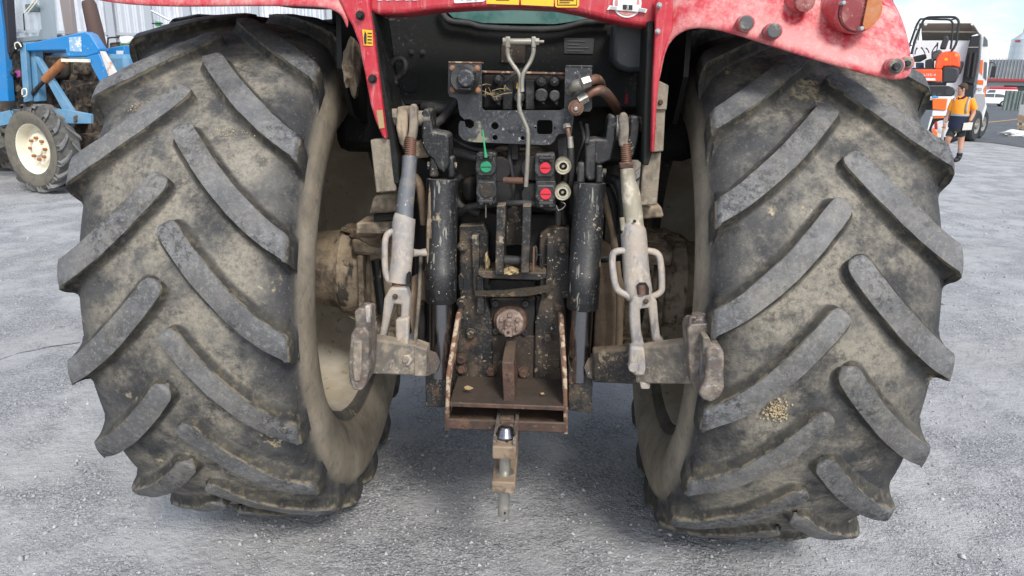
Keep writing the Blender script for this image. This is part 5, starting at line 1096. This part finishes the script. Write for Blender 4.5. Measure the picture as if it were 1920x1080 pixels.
pts = [('hip', (1795, 238, 0), .125), ('belly', (1796, 222, 0), .15), ('chest', (1800, 198, 0), .16), ('neckb', (1803, 184, .0), .085), ('neck', (1802, 178, -.01), .062), ('head', (1802, 170, -.03), .085), ('crown', (1804, 161, -.01), .08),
       ('shl', (1789, 188, 0), .075), ('ell', (1778, 214, .02), .05), ('wrl', (1773, 231, -.05), .032), ('shr', (1821, 187, 0), .075), ('elr', (1826, 212, .03), .05), ('wrr', (1818, 228, -.08), .034),
       ('hl', (1788, 243, 0), .10), ('kl', (1777, 262, -.08), .066), ('anl', (1772, 288, .12), .042), ('hr', (1802, 243, 0), .10), ('kr', (1802, 265, .02), .068), ('anr', (1799, 292, -.03), .042)]
ids = {n[0]: i for i, n in enumerate(pts)}
E_ = [('hip', 'belly'), ('belly', 'chest'), ('chest', 'neckb'), ('neckb', 'neck'), ('neck', 'head'), ('head', 'crown'), ('chest', 'shl'), ('shl', 'ell'), ('ell', 'wrl'), ('chest', 'shr'), ('shr', 'elr'), ('elr', 'wrr'), ('hip', 'hl'), ('hl', 'kl'), ('kl', 'anl'), ('hip', 'hr'), ('hr', 'kr'), ('kr', 'anr')]
skin_body('body', [(P(*n[1]), n[2]) for n in pts], [(ids[a], ids[b]) for a, b in E_], M_skin, MAN)
hand = 0
for wr, dirs in (((1773, 231, -.05), -1), ((1818, 228, -.08), -1)):
    w0 = P(*wr); palm = w0 + Vector((-.01, -.01, -.075)); nd = [(w0, .03), (palm, (.04, .022))]; ed = [(0, 1)]
    for f in range(4):
        b0 = palm + Vector((-.03 + f * .02, 0, -.03)); nd += [(b0, .0095), (b0 + Vector((0, -.012, -.04 + .004 * abs(f - 1.5))), .0088), (b0 + Vector((.0, -.038, -.062)), .008)]; q = len(nd); ed += [(1, q - 3), (q - 3, q - 2), (q - 2, q - 1)]
    nd += [(palm + Vector((-.045, -.015, .0)), .011), (palm + Vector((-.052, -.04, -.035)), .0095)]; q = len(nd); ed += [(1, q - 2), (q - 2, q - 1)]
    skin_body('hand', nd, ed, M_skin, MAN, 1)
def loft(name, rings, m, parent, n=20):
    """rings: (px,py,y, half-width px, depth m)"""
    rows = []
    for px, py, y, hw, dp in rings:
        c = P(px, py, y); k = PF.scale(px, py, y) * hw; rows.append([c + Vector((k * math.cos(2 * math.pi * j / n), dp * math.sin(2 * math.pi * j / n), 0)) for j in range(n)])
    return MB().rows(rows, True, True).build(name, m, parent, 0, True, 60)
SHT = loft('shirt', [(1800, 216, 0, 17.5, .17), (1800, 208, 0, 17.5, .175), (1802, 196, 0, 18.5, .165), (1804, 188, 0, 19, .14), (1804, 184, 0, 16, .11), (1803, 180.5, 0, 8, .085)], M_hiv, MAN)
for a, b_, r0, r1 in (((1790, 187, 0), (1781, 207, .02), 7.0, 6.4), ((1820, 186, 0), (1827, 205, .03), 7.2, 6.6)): MB(PF).pt([a, ((a[0] * .6 + b_[0] * .4), (a[1] * .6 + b_[1] * .4), a[2]), b_], [r0, r0, r1], 12, 3).build('sleeve', M_hiv, SHT)
loft('shirt_tail', [(1793, 239, 0, 16.5, .165), (1794, 232, 0, 16.8, .17), (1797.5, 222, 0, 17.0, .174), (1800, 214.5, 0, 17.7, .174)], M_navy, SHT); loft('waist_tape', [(1799.5, 217.3, 0, 18.2, .18), (1800, 213.5, 0, 18.2, .18)], M_refl, SHT)
def strip(nm, pts_, m, par, wpx=2.2):
    rows = [[P(px - wpx, py, y), P(px + wpx, py, y)] for px, py, y in pts_]; o = MB().rows(rows).build(nm, m, par); s = o.modifiers.new('t', 'SOLIDIFY'); s.thickness = .008; return o
strip('shoulder_tape', [(1811, 213, -.165), (1812, 204, -.178), (1814, 194, -.165), (1818, 184, -.12), (1818, 181.5, -.04)], M_refl, SHT); strip('shoulder_tape', [(1789, 190, -.12), (1791, 183, -.10), (1793, 181, -.04)], M_refl, SHT, 1.5)
MB(PF).pp([(1796, 181), (1800, 184), (1809, 179), (1812, 176), (1814, 180), (1806, 186), (1799, 190), (1796, 186)], -.125, .05).build('collar', M_navy, SHT, .006)
SHO = loft('shorts', [(1794, 246, 0, 15.5, .15), (1794, 240, 0, 16, .16), (1796, 230, 0, 16, .16)], M_short, MAN)
MB(PF).pt([(1787, 242, 0), (1783, 250, -.03), (1780, 256, -.05)], [9, 9, 8.6], 14, 2).build('shorts_leg', M_short, SHO); MB(PF).pt([(1803, 242, 0), (1802, 250, 0), (1802, 255, .01)], [9.5, 9, 8.6], 14, 2).build('shorts_leg', M_short, SHO)
for a, t in (((1799, 290, -.03), (1794, 303, -.15)), ((1772, 286, .12), (1766, 296, .02))):
    an = P(*a); an2 = Vector((an.x, an.y, .0)); MB(PF).tube([an + Vector((0, 0, .14)), an + Vector((0, 0, .05))], [.055, .052], 12).build('sock', M_sock, MAN)
    h = .0 if a[0] > 1780 else .05
    MB().tube([Vector((an.x, an.y + .0, .20 + h)), Vector((an.x, an.y + .01, .12 + h)), Vector((an.x - .02, an.y - .03, .07 + h))], [.062, .060, .062], 12, 3).tube([Vector((an.x, an.y + .06, .05 + h)), Vector((an.x - .03, an.y - .05, .055 + h)), Vector((an.x - .07, an.y - .17, .042 + h)), Vector((an.x - .08, an.y - .21, .035 + h))], [.045, .052, .05, .03], 12, 3).build('boot', M_boot, MAN)
hc = P(1803, 167, -.02)
HR = MB(); rows = []
for i in range(9):
    a = math.pi * .5 * i / 8 * 1.15; rows.append([hc + Vector((.030 + .098 * math.sin(a) * math.cos(t), .02 + .105 * math.sin(a) * math.sin(t), .02 + .125 * math.cos(a))) for t in np.linspace(0, 2 * math.pi, 18, False)])
HR.rows(rows, True, True).build('hair', M_hair, MAN)
fc_ = hc + Vector((-.085, -.045, -.01)); MB().ball(fc_ + Vector((-.018, 0, -.015)), (.02, .014, .022)).build('nose', M_skin, MAN); MB().ball(hc + Vector((.045, -.085, -.01)), (.02, .012, .032)).build('ear', M_skin, MAN)
MB().ball(hc + Vector((-.072, -.07, .018)), (.012, .010, .009)).build('eye', M_boot, MAN); MB().ball(hc + Vector((-.075, -.045, -.065)), (.018, .022, .007)).build('mouth', mat('lip', (.35, .12, .10), .6), MAN)
MB().tube([hc + Vector((-.075, -.09, .075)), hc + Vector((-.02, -.115, .07)), hc + Vector((.06, -.10, .055))], [.014, .012, .006], 8, 3).build('sunglasses', M_boot, MAN)
CBD = MB(PF).pp([(1807, 230.5), (1824.5, 229.5), (1821.5, 243.5), (1804, 244.5)], -.16, .02).build('notepad', mat('notepad_cover', (.72, .70, .62), .6), None, .003); CBD.location = PF.o; CBD.rotation_euler = (0, 0, YR)
tag(CBD, 'cream notepad held in the hand of the hi-vis person', 'notepad')

# transporter truck
M_tw = mat('truck_white', (.80, .81, .82), .3, 0, [((.6, .6, .6), 2, .5, .7, .3)]); M_tblk = mat('truck_black', (.02, .021, .023), .5); M_torange = mat('truck_orange', (.90, .16, .02), .45); M_beige = mat('deflector_beige', (.40, .37, .31), .6)
KF = fr_at(1822, 266); K = KF.at; TK = empty('transporter_truck', KF); tag(TK, 'white transporter truck with tall roof deflector carrying the orange digger', 'truck')
def kp(name, poly, y, d, m, parent=None, bevel=.02): return MB(KF).pp(poly, y, d).build(name, m, parent or TK, bevel)
CAB = kp('cab', [Z1(150, 400), Z1(910, 400), Z1(1080, 330), Z1(1060, 700), Z1(1000, 1080), Z1(990, 1180), Z1(150, 1180)], 1.2, 2.0, M_tw, bevel=.06)
DF = kp('roof_deflector', [Z1(180, 160), Z1(190, 150), Z1(985, 155), Z1(1085, 295), Z1(1080, 330), Z1(1050, 310), Z1(960, 172), Z1(240, 172), Z1(205, 420), Z1(150, 430)], .9, 1.3, M_tw, bevel=.02)
pts0 = [Z1(270, 175), Z1(965, 175), Z1(1060, 300)]; MB(KF).rows([[K(*Z1(270, 172), 1.0), K(*Z1(965, 172), 1.0), K(*Z1(1062, 300), 1.0)], [K(*Z1(270, 300), 1.9), K(*Z1(930, 300), 1.9), K(*Z1(950, 340), 1.9)], [K(*Z1(280, 425), 2.2), K(*Z1(930, 425), 2.2), K(*Z1(940, 425), 2.2)]]).build('deflector_inside', M_beige, DF)
MB().tube([K(*Z1(270, 280), 1.15), K(*Z1(1040, 290), 1.15)], .03, 8).build('deflector_rail', M_beige, DF)
for q in (330, 960): MB(KF).pc(*Z1(q, 180), .88, 3, .04).build('marker_lamp', M_white, DF)
ST_ = kp('intake_stack', [Z1(940, 345), Z1(1075, 330), Z1(1050, 620), Z1(980, 1000), Z1(820, 960), Z1(870, 640), Z1(905, 480)], .95, .25, M_tblk, bevel=.03); kp('stack_strap', [Z1(905, 488), Z1(1040, 488), Z1(1038, 500), Z1(903, 500)], .93, .02, M_refl, ST_, .003)
for a in (900, 960): MB(KF).pt([(*Z1(a + 40, 560), .9), (*Z1(a - 10, 900), .9)], 3.0, 10).build('stack_pipe', M_tblk, ST_)
kp('rear_window', [Z1(770, 700), Z1(800, 680), Z1(840, 690), Z1(840, 740), Z1(800, 850), Z1(765, 870)], 1.18, .04, M_dglass, CAB); kp('lower_skirt', [Z1(820, 960), Z1(990, 1000), Z1(960, 1180), Z1(820, 1180)], 1.0, .2, M_tblk, CAB)
# right flank of the cab
SD = kp('cab_side', [Z1(1085, 300), Z1(1180, 330), Z1(1185, 680), Z1(1150, 1000), Z1(1100, 1080), (1850, 200), (1836, 250), (1826, 260), Z1(960, 1300), Z1(1000, 1080), Z1(1060, 680)], 1.1, .12, M_tw)
kp('side_window', [Z1(1120, 340), Z1(1165, 400), Z1(1170, 480), Z1(1105, 480)], 1.08, .04, M_dglass, SD, .005); kp('door_window', [Z1(1120, 690), Z1(1160, 700), Z1(1150, 940), Z1(1110, 900)], 1.08, .04, M_dglass, SD, .005)
kp('orange_stripe', [Z1(1075, 665), Z1(1105, 665), Z1(1090, 870), Z1(1055, 830)], 1.085, .02, M_torange, SD, .002); kp('orange_stripe', [Z1(1030, 935), Z1(1110, 940), Z1(1105, 1000), Z1(1022, 990)], 1.085, .02, M_torange, SD, .002); kp('orange_stripe', [Z1(1150, 1000), Z1(1140, 1150), Z1(1125, 1190), Z1(1120, 1050)], 1.085, .02, M_torange, SD, .002)
text('door_letters', 'PD', KF, 1835, 168, 1.07, 6.5, mat('maroon_print', (.10, .03, .03), .5), SD)
kp('grey_lower_panel', [(1826, 176), (1846, 176), (1848, 195), (1840, 215), (1822, 210)], 1.08, .05, mat('lower_grey', (.42, .43, .44), .5), SD, .004)
MR = kp('wing_mirror', [(1860, 124), (1868, 124), (1866, 145), (1856, 145)], 1.3, .08, M_tblk, None, .01); MB(KF).pt([(1848, 118, 1.3), (1864, 118, 1.3), (1866, 128, 1.3)], 1.0, 8, 3).build('mirror_arm', M_tblk, MR)
for px, y in ((1822, .35), (1834, 2.4)):
    c_ = K(px, 240, y); c_.z = .5; o = MB().lathe([(.25, -.14), (.44, -.15), (.5, -.10), (.5, .10), (.44, .15), (.25, .14)], c_, (.95, -.3, 0), 28, False).build('truck_tyre', M_tblk, TK); MB().lathe([(.27, -.1), (.25, .145), (.1, .10), (.1, .16), (.001, .165)], c_, (.95, -.3, 0), 20, False).build('truck_rim', M_zinc, TK)
kp('mudguard', [(1822, 214), (1838, 214), (1842, 228), (1836, 258), (1830, 260), (1834, 232), (1826, 224)], .6, .4, M_tblk)
DK = kp('deck', [(1640, 181), (1788, 181), (1788, 188), (1640, 188)], -1.6, 2.7, M_tw, None, .01); kp('deck_beam', [(1640, 188), (1790, 188), (1790, 206), (1640, 206)], -1.0, 2.4, M_tblk, None, .02)
RP = kp('ramp_panel', [Z2(370, 222), Z2(548, 222), Z2(525, 365), Z2(370, 350)], -1.75, .05, M_torange); kp('ramp_frame', [Z2(548, 215), Z2(590, 225), Z2(560, 370), Z2(525, 430), Z2(360, 432), Z2(372, 360), Z2(525, 366)], -1.72, .05, M_tw, RP)
kp('ramp_leg', [Z2(350, 430), Z2(378, 432), Z2(310, 640), Z2(296, 630)], -1.7, .05, M_tw, RP); kp('ramp_panel', [Z2(385, 432), Z2(512, 432), Z2(508, 456), Z2(380, 462)], -1.70, .04, M_torange, RP); kp('ramp_wheel_guard', [Z2(372, 560), Z2(430, 620), Z2(430, 740), Z2(360, 680)], -1.70, .05, M_torange, RP)
kp('ramp_post', [Z2(500, 470), Z2(525, 432), Z2(500, 780), Z2(462, 770)], -1.68, .06, M_refl, RP); kp('lamp_cluster', [Z2(395, 500), Z2(430, 500), Z2(432, 590), Z2(392, 590)], -1.70, .05, mat('truck_lamp_red', (.35, .02, .015), .35), RP)
for px, py in ((1767, 262), (1783, 258)): c_ = K(px, 240, -1.1); c_.z = .42; MB().lathe([(.02, -.14), (.3, -.1), (.36, -.12), (.42, -.08), (.42, .08), (.36, .12), (.3, .1), (.02, .1)], c_, (.15, 1, 0), 26).build('deck_tyre', M_tblk, TK); MB().lathe([(.27, -.15), (.2, -.12), (.1, -.17), (.001, -.17)], c_, (.15, 1, 0), 22).build('deck_rim', M_tw, TK)
kp('blue_rag', [Z2(360, 195), Z2(400, 185), Z2(445, 200), Z2(440, 213), Z2(365, 213)], -1.7, .06, mat('blue_rag', (.05, .35, .65), .8))

# digger on the deck
M_dor = mat('digger_orange', (.88, .10, .025), .4, 0, [((.8, .14, .05), 4, .45, .65, .5)]); M_dgr = mat('digger_grey', (.035, .037, .042), .5)
DG = empty('mini_excavator', KF); tag(DG, 'orange mini excavator with black roll bar standing on the truck deck', 'excavator'); DY = -1.1
def dp(name, poly, y, d, m, parent=None, bevel=.02): return MB(KF).pp([Z1(*q) for q in poly], DY + y, d).build(name, m, parent or DG, bevel)
CW = dp('rear_cowl', [(450, 795), (455, 720), (475, 640), (520, 575), (600, 548), (700, 545), (765, 558), (792, 620), (792, 735), (775, 772), (700, 752), (560, 752), (550, 795)], 0, 1.3, M_dor, None, .06); dp('cowl_seam', [(660, 560), (668, 560), (664, 750), (656, 750)], -.004, .02, M_torange, CW, .002)
dp('warning_decal', [(585, 642), (625, 642), (625, 672), (585, 672)], -.004, .01, M_yellow, CW, 0); dp('warning_decal', [(725, 580), (755, 590), (755, 625), (728, 615)], -.004, .01, M_yellow, CW, 0)
SP = dp('side_panel', [(-40, 792), (552, 792), (552, 955), (210, 955), (-40, 955)], -.02, 1.3, M_dor, None, .03); dp('counterweight', [(555, 795), (565, 756), (700, 756), (778, 776), (772, 870), (725, 970), (552, 972)], -.03, 1.35, M_dgr, None, .05)
text('model_letters', 'U35-4', KF, *Z1(382, 868), DY - .03, 5.2, M_white, SP, R(0), sx=1.25); dp('white_decal', [(330, 910), (460, 912), (460, 945), (332, 942)], -.024, .01, M_white, SP, 0); dp('decal_line', [(255, 890), (330, 893), (330, 897), (255, 894)], -.024, .01, M_dor, SP, 0)
RB = MB(KF).pt([(*Z1(x, y), DY + d) for x, y, d in ((135, 590, 0), (165, 470, 0), (215, 320, 0), (290, 150, 0), (340, 100, 0), (420, 88, 0), (680, 86, 0), (745, 105, 0), (775, 160, 0), (760, 280, 0), (745, 420, 0), (705, 510, 0), (670, 545, 0))], 2.6, 10, 4).build('roll_bar', M_tblk, DG)
MB(KF).pt([(*Z1(x, y), DY + 1.1) for x, y in ((95, 510), (120, 440), (190, 240), (245, 130), (290, 112), (500, 118), (640, 122), (685, 155), (695, 200), (680, 400), (665, 520))], 2.2, 10, 4).build('roll_bar_hoop', M_tblk, RB)
for a, b_ in (((330, 100), (260, 118)), ((740, 105), (660, 128)), ((440, 90), (400, 112)), ((130, 470), (110, 465)), ((205, 255), (190, 245))): MB(KF).pt([(*Z1(*a), DY), (*Z1(*b_), DY + 1.1)], 1.8, 8).build('roll_bar_brace', M_tblk, RB)
dp('seat_back', [(515, 515), (545, 420), (575, 345), (615, 330), (640, 350), (635, 400), (595, 520)], .4, .45, M_dgr, None, .05); dp('seat_base', [(400, 560), (520, 520), (560, 560), (480, 660), (420, 680)], .35, .5, mat('seat_grey', (.12, .125, .13), .6), None, .04)
dp('operator_floor', [(100, 770), (460, 770), (460, 800), (100, 800)], .05, 1.1, M_tblk); dp('console', [(320, 670), (420, 640), (440, 680), (440, 790), (320, 790)], .1, .3, M_tblk, None, .03); dp('console', [(160, 620), (330, 580), (340, 640), (250, 690), (165, 690)], .6, .3, M_tblk, None, .03); dp('lever_box', [(195, 700), (300, 700), (300, 780), (195, 780)], .5, .3, mat('dim_blue', (.03, .05, .10), .6))
for a, b_, c_ in (((185, 590), (190, 545), (215, 500)), ((320, 580), (295, 530), (270, 495)), ((375, 570), (355, 525), (330, 505)), ((470, 560), (485, 500), (490, 430)), ((410, 640), (420, 540), (490, 450))): MB(KF).pt([(*Z1(*a), DY + .3), (*Z1(*b_), DY + .3), (*Z1(*c_), DY + .3)], [1.0, 1.0, 1.8], 8, 3).build('lever', M_tblk, DG)
dp('track_frame', [(180, 955), (600, 965), (600, 1010), (180, 1010)], .1, 1.1, M_dgr)
for y in (0, 1.05):
    poly = [Z2(60, 70), Z2(560, 70), Z2(620, 90), Z2(642, 130), Z2(632, 175), Z2(590, 198), Z2(60, 198)]; t = MB(KF).pp(poly, DY + y, .32).build('rubber_track', M_tblk, DG, .03)
    MB(KF).pc(*Z2(572, 140), DY + y - .02, 7.5, .05).build('track_idler', M_dgr, t)
    for q in (330, 390, 450): MB(KF).pc(*Z2(q, 170), DY + y - .02, 4, .05).build('track_roller', M_dgr, t)
dp('dozer_arm', [(-300, 900), (-40, 860), (-40, 940), (-300, 1000)], .4, .4, M_dor)

# far yard: cars, shed, silo, iron fence, timber
def car(name, px, py, label, m_body, yaw, ln=4.1):
    g = ground(px, py); f = Fr((g.x, g.y, 0), yaw); r = empty(name, f); tag(r, label, 'car'); s = ln / 4.1
    side = [(-2.0, .35), (-2.05, .75), (-1.95, .95), (-1.3, 1.05), (-.75, 1.42), (.3, 1.48), (1.2, 1.40), (1.75, 1.02), (2.02, .92), (2.05, .40), (1.75, .28), (-1.75, .28)]
    MB().prism3([(a * s, -.82, b) for a, b in side], (0, 1.64, 0)).build('car_body', m_body, r, .08, seg=3)
    MB().prism3([(a * s, -.832, b) for a, b in ((-1.15, 1.02), (-.68, 1.35), (.28, 1.40), (.28, 1.0))], (0, .02, 0)).build('car_window', M_dglass, r); MB().prism3([(a * s, -.832, b) for a, b in ((.36, 1.0), (.36, 1.40), (1.1, 1.33), (1.55, 1.02))], (0, .02, 0)).build('car_window', M_dglass, r)
    for x in (-1.28, 1.30):
        for y in (-.78, .78):
            MB().lathe([(.2, -.1), (.30, -.11), (.33, -.07), (.33, .07), (.30, .11), (.2, .1)], (x * s, y, .33), (0, 1, 0), 24, False).build('car_tyre', M_tblk, r); MB().lathe([(.21, .0), (.2, -.105 if y < 0 else .105), (.001, -.11 if y < 0 else .11)], (x * s, y, .33), (0, 1, 0), 18, False).build('car_rim', M_refl, r)
    return r
car('parked_car', 1852, 199, 'white hatchback parked far behind the transporter truck', M_tw, R(-22)); 
g = ground(1866, 193.5); vf = Fr((g.x, g.y, 0), R(-24)); VN = empty('parked_van', vf); tag(VN, 'white van with a red roof parked behind the white hatchback', 'van')
vr = mat('van_red', (.55, .02, .04), .35)
MB().prism3([(a, -.9, b) for a, b in ((-2.4, .4), (-2.4, 1.1), (-1.7, 1.25), (-1.3, 1.95), (2.3, 1.95), (2.4, .4))], (0, 1.8, 0)).build('van_body', M_tw, VN, .08); MB().prism3([(a, -.88, b) for a, b in ((-1.35, 1.9), (-1.1, 2.25), (2.1, 2.3), (2.32, 1.9))], (0, 1.76, 0)).build('van_roof', vr, VN, .1)
MB().prism3([(a, -.91, b) for a, b in ((-1.5, 1.3), (-1.15, 1.85), (-.4, 1.85), (-.4, 1.3))], (0, .02, 0)).build('van_window', M_dglass, VN)
for x in (-1.5, 1.5): MB().lathe([(.1, -.1), (.3, -.11), (.35, -.07), (.35, .07), (.1, .1)], (x, -.8, .35), (0, 1, 0), 20).build('van_tyre', M_tblk, VN)
fs = Fr((ground(1880, 190.5).x, ground(1880, 190.5).y, 0), R(-33)); FS = empty('farm_shed', fs); tag(FS, 'long grey iron roofed shed with red fascia in the distance', 'building'); Q = fs.at
M_roof = mat('grey_roof_iron', (.20, .21, .215), .6, 0, [((.27, .275, .27), .3, .45, .65, .6)]); a, b_ = Q(1790, 150, 0), Q(2200, 150, 0); zE, zR = Q(1880, 150, 0).z, Q(1880, 112, 8).z
MB().rows([[(a.x, -.4, zE), (b_.x, -.4, zE)], [(a.x, 8, zR), (b_.x, 8, zR)], [(a.x, 16, zE), (b_.x, 16, zE)]]).build('shed_roof', M_roof, FS).modifiers.new('t', 'SOLIDIFY').thickness = .15
for i in range(60):
    x = a.x + (b_.x - a.x) * i / 59; MB().prism3([(x - .06, -.42, zE + .16), (x + .06, -.42, zE + .16), (x + .06, 8, zR + .2), (x - .06, 8, zR + .2)], (0, 0, .05)).build('roof_rib', M_roof, FS)
MB().box(((a.x + b_.x) / 2, 8, zE / 2), (b_.x - a.x - 1, 15.5, zE - .1)).build('shed_wall', mat('shed_wall_grey', (.42, .43, .42), .7), FS); MB().box(((a.x + b_.x) / 2, -.5, zE), (b_.x - a.x, .12, .35)).build('red_fascia', mat('red_fascia', (.45, .04, .045), .5), FS)
d0 = Q(1866, 178, .1); d1 = Q(1958, 190, .1)
MB().prism3([Q(1883, 160, .2), Q(2100, 165, .2), Q(2100, 196, .2), Q(1883, 192, .2)], (0, -.1, 0)).build('shed_door', mat('dark_doorway', (.05, .055, .06), .7), FS)
sl = fr_at(1906, 187, R(-34)); SL = empty('grain_silo', sl); tag(SL, 'silver grain silo with cone top standing behind the far shed', 'silo'); sl.o += sl.ay * 25; SL.location = sl.o; k = sl.scale(1910, 90)
c0 = sl.at(1918, 90, 0); rS = 25 * k; zt_ = sl.at(1918, 75, 0).z; ztop = sl.at(1918, 62, 0).z; M_silo = mat('silo_steel', (.55, .60, .64), .3, .5)
S0 = MB().lathe([(rS, 0), (rS, zt_)], (c0.x, 0, 0), (0, 0, 1), 40).build('silo_wall', M_silo, SL); MB().lathe([(rS * 1.02, zt_), (rS * .3, ztop), (rS * .2, ztop + .2)], (c0.x, 0, 0), (0, 0, 1), 40).build('silo_cone', M_silo, SL); MB().lathe([(rS * .26, ztop), (rS * .26, ztop + 1.0), (.01, ztop + 1.1)], (c0.x, 0, 0), (0, 0, 1), 16).build('silo_cap', M_silo, SL)
for i in range(1, 9): MB().lathe([(rS * 1.004, zt_ * i / 9), (rS * 1.012, zt_ * i / 9 + .06), (rS * 1.004, zt_ * i / 9 + .12)], (c0.x, 0, 0), (0, 0, 1), 40).build('silo_band', M_silo, SL)
lg = sl.at(1908, 77, -rS * 1.03); bg_ = MB().lathe([(5.0 * k, 0), (5.0 * k, .1)], (0, 0, 0), (0, 1, 0), 20).build('silo_badge', mat('badge_dark', (.04, .02, .02), .5), SL); bg_.location = lg; bg_.scale = (1, 1, .5); bi = MB().lathe([(3.8 * k, -.03), (3.8 * k, .05)], (0, 0, 0), (0, 1, 0), 20).build('badge_core', mat('badge_red', (.5, .06, .05), .5), bg_)
ff = fr_at(1905, 207, R(-42)); FN = empty('iron_fence', ff); tag(FN, 'dull green corrugated iron fence panels beside the far shed', 'fence'); x0 = ff.at(1879, 200, 0).x; x1 = ff.at(1990, 210, 0).x; z1 = ff.at(1900, 170, 0).z
M_fn = mat('fence_iron', (.20, .24, .225), .5, .2, [((.27, .30, .28), 1, .4, .6, .6)]); nS = 4
for i in range(nS): corrugated('fence_sheet', ff, x0 + (x1 - x0) * i / nS, x0 + (x1 - x0) * (i + 1) / nS - .002, 0, z1, 0, .32, .12, M_fn, FN)
for z in (.5, z1 - .3): MB().box(((x0 + x1) / 2, .08, z), (x1 - x0, .06, .1)).build('fence_rail', M_tblk, FN)
tf = fr_at(1912, 254, R(-36)); TMB = empty('timber_crate', tf); tag(TMB, 'weathered wooden crate at the right edge of the yard', 'crate'); M_tim = mat('weathered_timber', (.34, .25, .17), .8, 0, [((.2, .15, .11), 4, .45, .6, .6)])
for i, (p0, p1) in enumerate((((1908, 222), (1960, 227)), ((1907, 234), (1960, 239)), ((1905, 246), (1960, 251)))): MB(tf).pp([p0, p1, (p1[0], p1[1] + 8), (p0[0], p0[1] + 8)], 0, .05).build('slat', M_tim, TMB, .005)
MB(tf).pp([(1911, 215), (1917, 215), (1915, 268), (1909, 268)], .06, .08).build('post', M_tim, TMB, .005); MB(tf).pp([(1940, 215), (1946, 215), (1944, 268), (1938, 268)], .06, .08).build('post', M_tim, TMB, .005); MB(tf).pp([(1908, 216), (1960, 220), (1960, 226), (1908, 222)], .05, .8).build('lid', M_tim, TMB, .005)
sf_ = fr_at(1910, 238, R(-36)); SG_ = MB(sf_).pp([(1912, 196), (1934, 198), (1930, 238), (1906, 236)], 0, .1).build('concrete_slab', mat('concrete_pale', (.42, .43, .42), .8), None, .02); SG_.location = sf_.o; SG_.rotation_euler = (0, 0, sf_.yaw); tag(SG_, 'pale concrete slab leaning upright behind the wooden crate', 'slab')
rg_ = ground(1900, 256); RAG = finish('white_sack', blob((0, 0, .1), (.45, .25, .13), 9, .6), mat('sack_white', (.7, .7, .68), .8), None); RAG.location = (rg_.x, rg_.y, 0); tag(RAG, 'crumpled white sack lying on the dark ground near the crate', 'sack')
p0, p1 = ground(1838, 232), ground(1925, 216); cd_ = MB().tube([(p0.x, p0.y, .03), ((p0.x * .5 + p1.x * .5), (p0.y * .5 + p1.y * .5) - 1, .03), (p1.x, p1.y, .03)], .035, 6, 6).build('rope', mat('orange_rope', (.34, .22, .12), .8), None); tag(cd_, 'faded orange rope lying across the far dark ground', 'rope')
